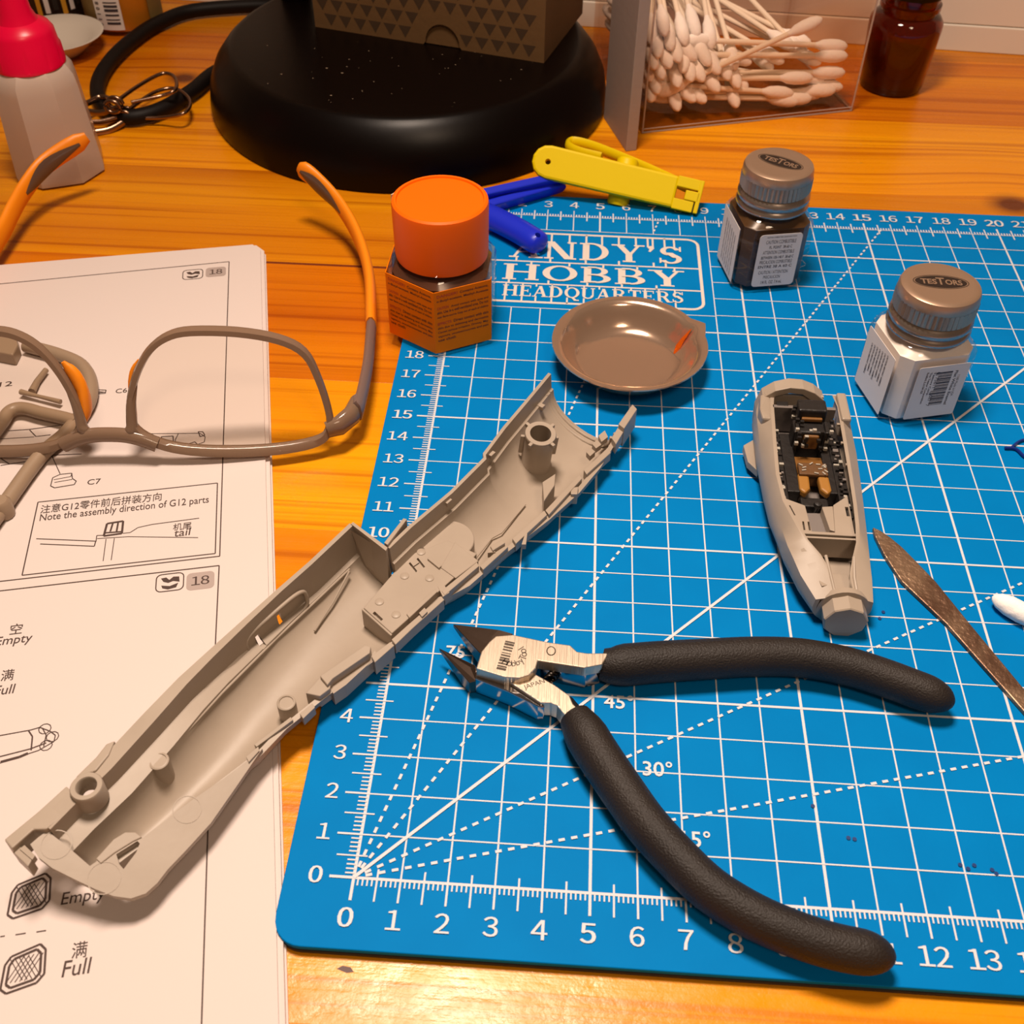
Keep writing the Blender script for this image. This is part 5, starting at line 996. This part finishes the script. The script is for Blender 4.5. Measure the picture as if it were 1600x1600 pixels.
# ================================================================== grey board and swab box
BOX0 = Vector((6.75, 34.6)); bang = radians(17.3); BXV = Vector((cos(bang), sin(bang))); BYV = Vector((-sin(bang), cos(bang)))
def SB(x, d, z): p = BOX0 + BXV * x + BYV * d; return (p.x, p.y, z)
g0 = Vector((6.28, 33.0)); g1 = Vector((5.32, 36.0)); gd = (g1 - g0).normalized(); gn = Vector((gd.y, -gd.x)) * .52
gb = MB().prism([tuple(g0 - gn * .45), tuple(g0 + gn * .45), tuple(g1 + gn * .45), tuple(g1 - gn * .45)], 0, 8.2).build('grey_board', mat('grey_foam_board', (158, 140, 130), .8, bump=(400, .15)), loc=(5.8, 34.5, 0), bevel=.03)
tag(gb, 'upright grey board standing on edge beside the clear swab box', 'board')
sbx = thing('swab_box', 'clear acrylic box standing on the table filled with cotton swabs', 'box', SB(4.9, 4, 0))
ACR = clear_mat('clear_acrylic', (254, 246, 240), 1.3)
BW, BDp, BHt = 9.85, 7.6, 8.0
ACRB = ACR; ACRE = mat('acrylic_edge', (226, 208, 196), .2, trans=.6)
def sl(x0, x1, d0, d1, z0, z1, nm_, m_=None):
    MB().add([SB(x, d, z) for z in (z0, z1) for x, d in ((x0, d0), (x1, d0), (x1, d1), (x0, d1))], [(3, 2, 1, 0), (4, 5, 6, 7), (0, 1, 5, 4), (1, 2, 6, 5), (2, 3, 7, 6), (3, 0, 4, 7)]).build(nm_, m_ or ACR, sbx, bevel=.02)
sl(0, BW, 0, BDp, 0, .2, 'bottom_panel', ACRB); sl(0, BW, 0, .14, .2, BHt, 'front_panel'); sl(0, BW, BDp - .14, BDp, .2, BHt, 'back_panel', ACRB); sl(0, .14, .14, BDp - .14, .2, BHt, 'side_panel'); sl(BW - .14, BW, .14, BDp - .14, .2, BHt, 'side_panel')
for q in ((0, .07, -.02, .05, 0, BHt), (BW - .07, BW, -.02, .05, 0, BHt), (0, BW, -.02, .05, .0, .07), (0, BW, -.02, .03, .17, .22), (BW - .03, BW + .02, .05, BDp, 0, .08)): sl(*q, 'panel_edge', ACRE)
heads = [(0.91, 0.8, 3.77), (0.58, 0.5, 3.03), (1.21, 0.7, 3.19), (1.54, 0.45, 2.76), (0.38, 0.4, 2.59), (1.12, 0.4, 2.57), (0.86, 0.4, 2.13), (1.82, 0.6, 2.26), (2.17, 0.4, 1.9), (1.58, 0.35, 1.72), (0.69, 0.35, 1.53), (0.21, 0.4, 1.2), (1.71, 0.35, 0.68), (2.48, 0.9, 2.59), (3.03, 0.7, 2.37), (3.48, 0.6, 2.01), (2.74, 0.45, 1.83), (3.5, 0.4, 1.33), (3.96, 0.6, 1.7), (4.36, 0.9, 2), (2.46, 0.4, 0.99), (2.96, 0.4, 0.92), (4.45, 0.5, 1.35), (4.44, 0.35, 0.56), (5.01, 0.8, 1.08), (5.19, 1.2, 2.06), (3.34, 1.4, 2.77), (6.32, 1.3, 1.65), (6.67, 1.1, 2), (7.28, 1.5, 2.38), (8.1, 1.6, 2.42), (7.78, 1.1, 2.08), (8.35, 0.9, 1.9), (2.08, 1.3, 3.07), (2.75, 1.7, 3.15), (0.49, 1.1, 3.29), (0.28, 0.7, 1.95)]
random.seed(11)
for x, d, z in heads:
    z = max(.5, z); x = min(max(x, .45), BW - .45)
    room = BDp - .3 - d
    if x < 4.6: dr = Vector((random.uniform(-.28, .05) if x > 2.2 else random.uniform(-.02, .16), 1, random.uniform(.05, .42)))
    else: dr = Vector((random.uniform(-.75, -.35), .8, random.uniform(.12, .4)))
    dr.normalize()
    if dr.y * 7.4 > room: f_ = sqrt(1 - (room / 7.4) ** 2) / sqrt(1 - dr.y ** 2); dr = Vector((dr.x * f_, room / 7.4, dr.z * f_))
    if dr.z < 0: dr.z = 0
    w_ = Vector((BXV.x * dr.x + BYV.x * dr.y, BXV.y * dr.x + BYV.y * dr.y, dr.z)); tip = Vector(SB(x, d, z))
    swab('white cotton swab in the clear box with its tip toward the front', tip - w_ * .75 * 0, w_, 'cotton swabs piled in the clear box')
for x, d, z in [(10.19, 1, 2.51), (9.67, 0.8, 2.17), (9.79, 0.7, 1.48), (9.9, 0.6, 0.84), (10.2, 1.2, 0.79), (8.02, 0.5, 0.52), (7.39, 0.4, 0.32), (7.15, 0.6, 0.8), (7.93, 0.6, 1.43), (8.75, 0.9, 1.17), (9.11, 0.5, 0.79), (8.62, 0.7, 0.59)]:
    x = min(x, BW - .35); z = max(.48, z); an = random.uniform(.08, .38); dr = Vector((-cos(an), sin(an), random.uniform(.0, .12)))
    w_ = Vector((BXV.x * dr.x + BYV.x * dr.y, BXV.y * dr.x + BYV.y * dr.y, dr.z)); swab('white cotton swab lying sideways across the clear box', Vector(SB(x, d, z)), w_, 'cotton swabs lying crosswise')
hb = [(7.69, 0.9, 4.08), (3.25, 0.9, 2.11)]
t0, t1 = Vector(SB(hb[0][0], .4, hb[0][2])), Vector(SB(hb[1][0], .9, hb[1][2])); swab('white cotton swab resting diagonally on top of the swab pile', t0, t1 - t0)
gs = [(5.96, 1.6, 1.32)][0]; gsn = MB().prism([SB(gs[0] + x, gs[1] + y, 0)[:2] for x, y in ((-.6, -.1), (.5, -.2), (.6, .3), (-.5, .35))], gs[2] - .06, gs[2]).build('green_scrap', mat('green_plastic', (88, 150, 30), .5), loc=SB(gs[0], gs[1], gs[2])); tag(gsn, 'small bright green plastic scrap among the cotton swabs', 'scrap')

# ================================================================== amber bottle
ac = Vector((18.3, 40.3, 0)); AMB = mat('amber_glass', (150, 52, 10), .06, trans=.9, ior=1.45); AMBD = mat('dark_amber_liquid', (52, 14, 4), .15, trans=.3)
am = thing('amber_bottle', 'small brown amber glass bottle standing beside the swab box', 'bottle', tuple(ac))
MB().lathe([(1.15, 0), (1.35, .08), (1.42, .25), (1.52, 1.6), (1.60, 2.75), (1.58, 3.05), (1.4, 3.3), (1.22, 3.42), (1.22, 3.55), (1.32, 3.6), (1.32, 3.8), (1.2, 3.86), (1.18, 5.2), (1.1, 5.2), (1.1, 3.5), (1.3, 3.2), (1.48, 2.9), (1.42, 1.6), (1.32, .4), (.001, .3)], tuple(ac), 40).build('glass_body', AMB, am, smooth=45)
MB().lathe([(1.1, .34), (1.30, .42), (1.38, 1.6), (1.38, 1.75), (.001, 1.75)], tuple(ac), 32).build('liquid', AMBD, am, smooth=45)
MB().lathe([(1.34, 4.2), (1.36, 4.25), (1.36, 5.6), (.001, 5.65)], tuple(ac), 32).build('screw_cap', LB, am, smooth=45)

# ================================================================== pink-capped squeeze bottle and jars at the back
pc_ = Vector((-16.85, 29.55, 0)); pk = thing('squeeze_bottle', 'translucent white squeeze bottle with bright pink cap', 'bottle', tuple(pc_))
MILK = mat('milky_plastic', (214, 196, 182), .28, trans=.30, ior=1.25, sss=.2); PINK = mat('pink_cap', (222, 0, 58), .3, spec=.4)
def oct8(r, z, ch=.30, rz=radians(22)):
    out = []
    for k in range(4):
        a = rz + k * pi / 2
        for da in (-ch, ch): out.append((pc_.x + r / cos(ch) * .94 * cos(a + da + pi / 4 * 0) , pc_.y + r / cos(ch) * .94 * sin(a + da), z))
    return out
MB().loft([oct8(1.55, 0, .45), oct8(1.75, .1, .44), oct8(1.78, .3, .43), oct8(1.60, 3.6, .42), oct8(1.54, 4.0, .42), oct8(1.36, 4.3, .4), oct8(1.2, 4.45, .39)]).build('bottle_body', MILK, pk, smooth=30)
ribf = lambda r, z, a: r + (.03 if (int(a / (2 * pi) * 120) % 2 and 4.45 < z < 5.0) else 0)
MB().lathe([(1.24, 4.32), (1.32, 4.36), (1.33, 4.44), (1.29, 4.5), (1.27, 4.98), (1.25, 5.04), (1.2, 5.55), (1.08, 5.75), (.74, 5.95), (.6, 6.3), (.5, 7.4), (.3, 8.2), (.001, 8.25)], tuple(pc_), 120, rfun=ribf).build('pink_cap', PINK, pk, smooth=35)
wc_ = Vector((-20.75, 40.4, 0)); wd = thing('white_saucer', 'white round saucer standing behind the squeeze bottle', 'saucer', tuple(wc_))
MB().lathe([(.001, .02), (1.0, 0), (1.1, .1), (1.7, .6), (2.15, .9), (2.2, .96), (2.13, .98), (1.6, .72), (1.0, .22), (.001, .2)], tuple(wc_), 48).build('dish_body', mat('white_ceramic', (216, 204, 190), .4), wd, smooth=50)
jc = Vector((-18.75, 44.2, 0)); jr = thing('barcode_jar', 'clear jar of yellow-orange paint with white barcode label', 'jar', tuple(jc))
YP = mat('yellow_orange_paint', (206, 128, 30), .35)
MB().lathe([(1.5, .0), (1.75, .1), (1.85, .3), (1.85, 4.6), (1.5, 5.0), (1.4, 5.5)], tuple(jc), 40).build('glass_body', GLASS, jr, smooth=45)
MB().lathe([(1.5, .12), (1.68, .2), (1.74, .4), (1.74, 4.4), (.001, 4.4)], tuple(jc), 40).build('paint', YP, jr, smooth=45)
def strip(c, r, a0, a1, z0, z1, nm_, m_, par, n=10): 
    ring_ = [(c.x + r * cos(a0 + (a1 - a0) * i / n), c.y + r * sin(a0 + (a1 - a0) * i / n)) for i in range(n + 1)]
    return MB().add([(x, y, z0) for x, y in ring_] + [(x, y, z1) for x, y in ring_], [(i, i + 1, n + 2 + i, n + 1 + i) for i in range(n)]).build(nm_, m_, par, smooth=60)
strip(jc, 1.875, radians(-112), radians(-72), .35, 4.2, 'barcode_label', WLAB, jr)
strip(jc, 1.87, radians(-190), radians(-112), .45, 4.2, 'olive_label', mat('olive_label', (120, 96, 50), .6), jr)
strip(jc, 1.87, radians(-30), radians(10), .45, 4.2, 'olive_label', MATS['olive_label'], jr)
for k in range(16): strip(jc, 1.885, radians(-96), radians(-76), .62 + .2 * k, .62 + .2 * k + (.12, .06, .09, .14)[k % 4], 'barcode_line', WINK, jr, 4)
for k, ch in enumerate('811087'):
    z = .6 + .25 * k; mb = MB(); a = radians(-103); o = Vector((jc.x + 1.89 * cos(a), jc.y + 1.89 * sin(a), z)); put_text(mb, ch, o, (0, 0, 1), (sin(a), -cos(a), 0), 1, h=.2, align='c', bold=.02); mb.build('barcode_digit', WINK, jr)
kc = Vector((-22.6, 45.0, 0)); kj = thing('dark_jar', 'dark jar with yellow and black label at the table back', 'jar', tuple(kc))
MB().lathe([(1.4, .0), (1.6, .1), (1.65, .3), (1.65, 4.6), (1.3, 5.0), (1.2, 5.5)], tuple(kc), 36).build('glass_body', mat('dark_jar_glass', (40, 30, 24), .15), kj, smooth=45)
for k in range(7): strip(kc, 1.665, radians(-95 + 14 * k), radians(-87 + 14 * k), .5 + .12 * (k % 3), 4.0, 'label_panel', (mat('label_yellow', (210, 150, 40), .6), WLAB, mat('label_black', (40, 32, 26), .6))[k % 3], kj, 3)

# ================================================================== cable and wire clips
CAB = mat('black_cable_rubber', (16, 9, 7), .55, spec=.25)
pth = [(-7.6, 43.4, .4), (-9.8, 46.0, .4)] + [(-14.98, 45.2, 0.4), (-16.73, 43.36, 0.4), (-17.52, 40.78, 0.4), (-17.74, 38.15, 0.4), (-17.38, 35.86, 0.4), (-16.42, 34.08, 0.4), (-15.23, 33.4, 0.4), (-14.06, 34.16, 0.4), (-13.17, 36.04, 0.4), (-12.55, 38.13, 0.4)] + [(-10.8, 40.0, .4)]
cbl = MB().tube(smooth_path(pth, 6), .33, 12).build('power_cable', CAB, loc=(-15.5, 38, 0), smooth=60); tag(cbl, 'thick black power cable looping out from the lamp base', 'cable')
WIRE = mat('clip_wire', (150, 120, 100), .25, metal=1.)
def wire_clip(label, coil, handle, jaw, r=.085):
    t = thing('wire_clip', label, 'clip', tuple(Vector(coil) - Vector((0, 0, coil[2]))))
    MB().tube(smooth_path(handle, 6), r, 8).build('wire_handle', WIRE, t, smooth=60)
    c = Vector(coil)
    for k in (-1, 1):
        MB().tube([c + Vector((.32 * cos(a / 14 * 2 * pi), k * .18, .26 * sin(a / 14 * 2 * pi))) for a in range(14)], r, 8, closed=True).build('spring_coil', WIRE, t, smooth=60)
    for i, j in enumerate(jaw): MB().tube(smooth_path([tuple(c + Vector((.2, 0, .1 * (1 - 2 * i))))] + j, 4), r * 1.1, 8, flat=1.5).build('jaw_wire', WIRE, t, smooth=60)
wire_clip('metal wire clip with raised loop handle lying across the black cable', [(-15.63, 33.24, 1)][0], [(-15.52, 33.17, 1.15), (-15.04, 34.74, 1.15), (-14.43, 36, 1.15), (-13.91, 35.98, 1.15), (-13.5, 35.31, 1.15), (-13.37, 34.45, 1.15)] + [(-13.95, 34.23, 1), (-14.98, 33.53, 1)], [[(-16.53, 34.31, 0.8), (-17.01, 33.66, 0.8)], [(-16.35, 33.51, 0.5), (-16.98, 33.58, 0.5)]])
wire_clip('metal wire clip with flat loop handle lying beside the black cable', [(-15.34, 33.47, 0.45)][0], [(-15.16, 33.44, 0.7), (-14.56, 35.14, 0.7), (-13.85, 35.64, 0.7), (-13.04, 34.96, 0.7), (-12.66, 34.07, 0.7), (-12.78, 33.29, 0.7)] + [(-13.86, 33.46, 0.4), (-14.94, 33.37, 0.4)], [[(-16.09, 33.02, 0.35), (-16.67, 32.85, 0.35)], [(-15.77, 32.75, 0.15), (-16.47, 32.34, 0.15)]])
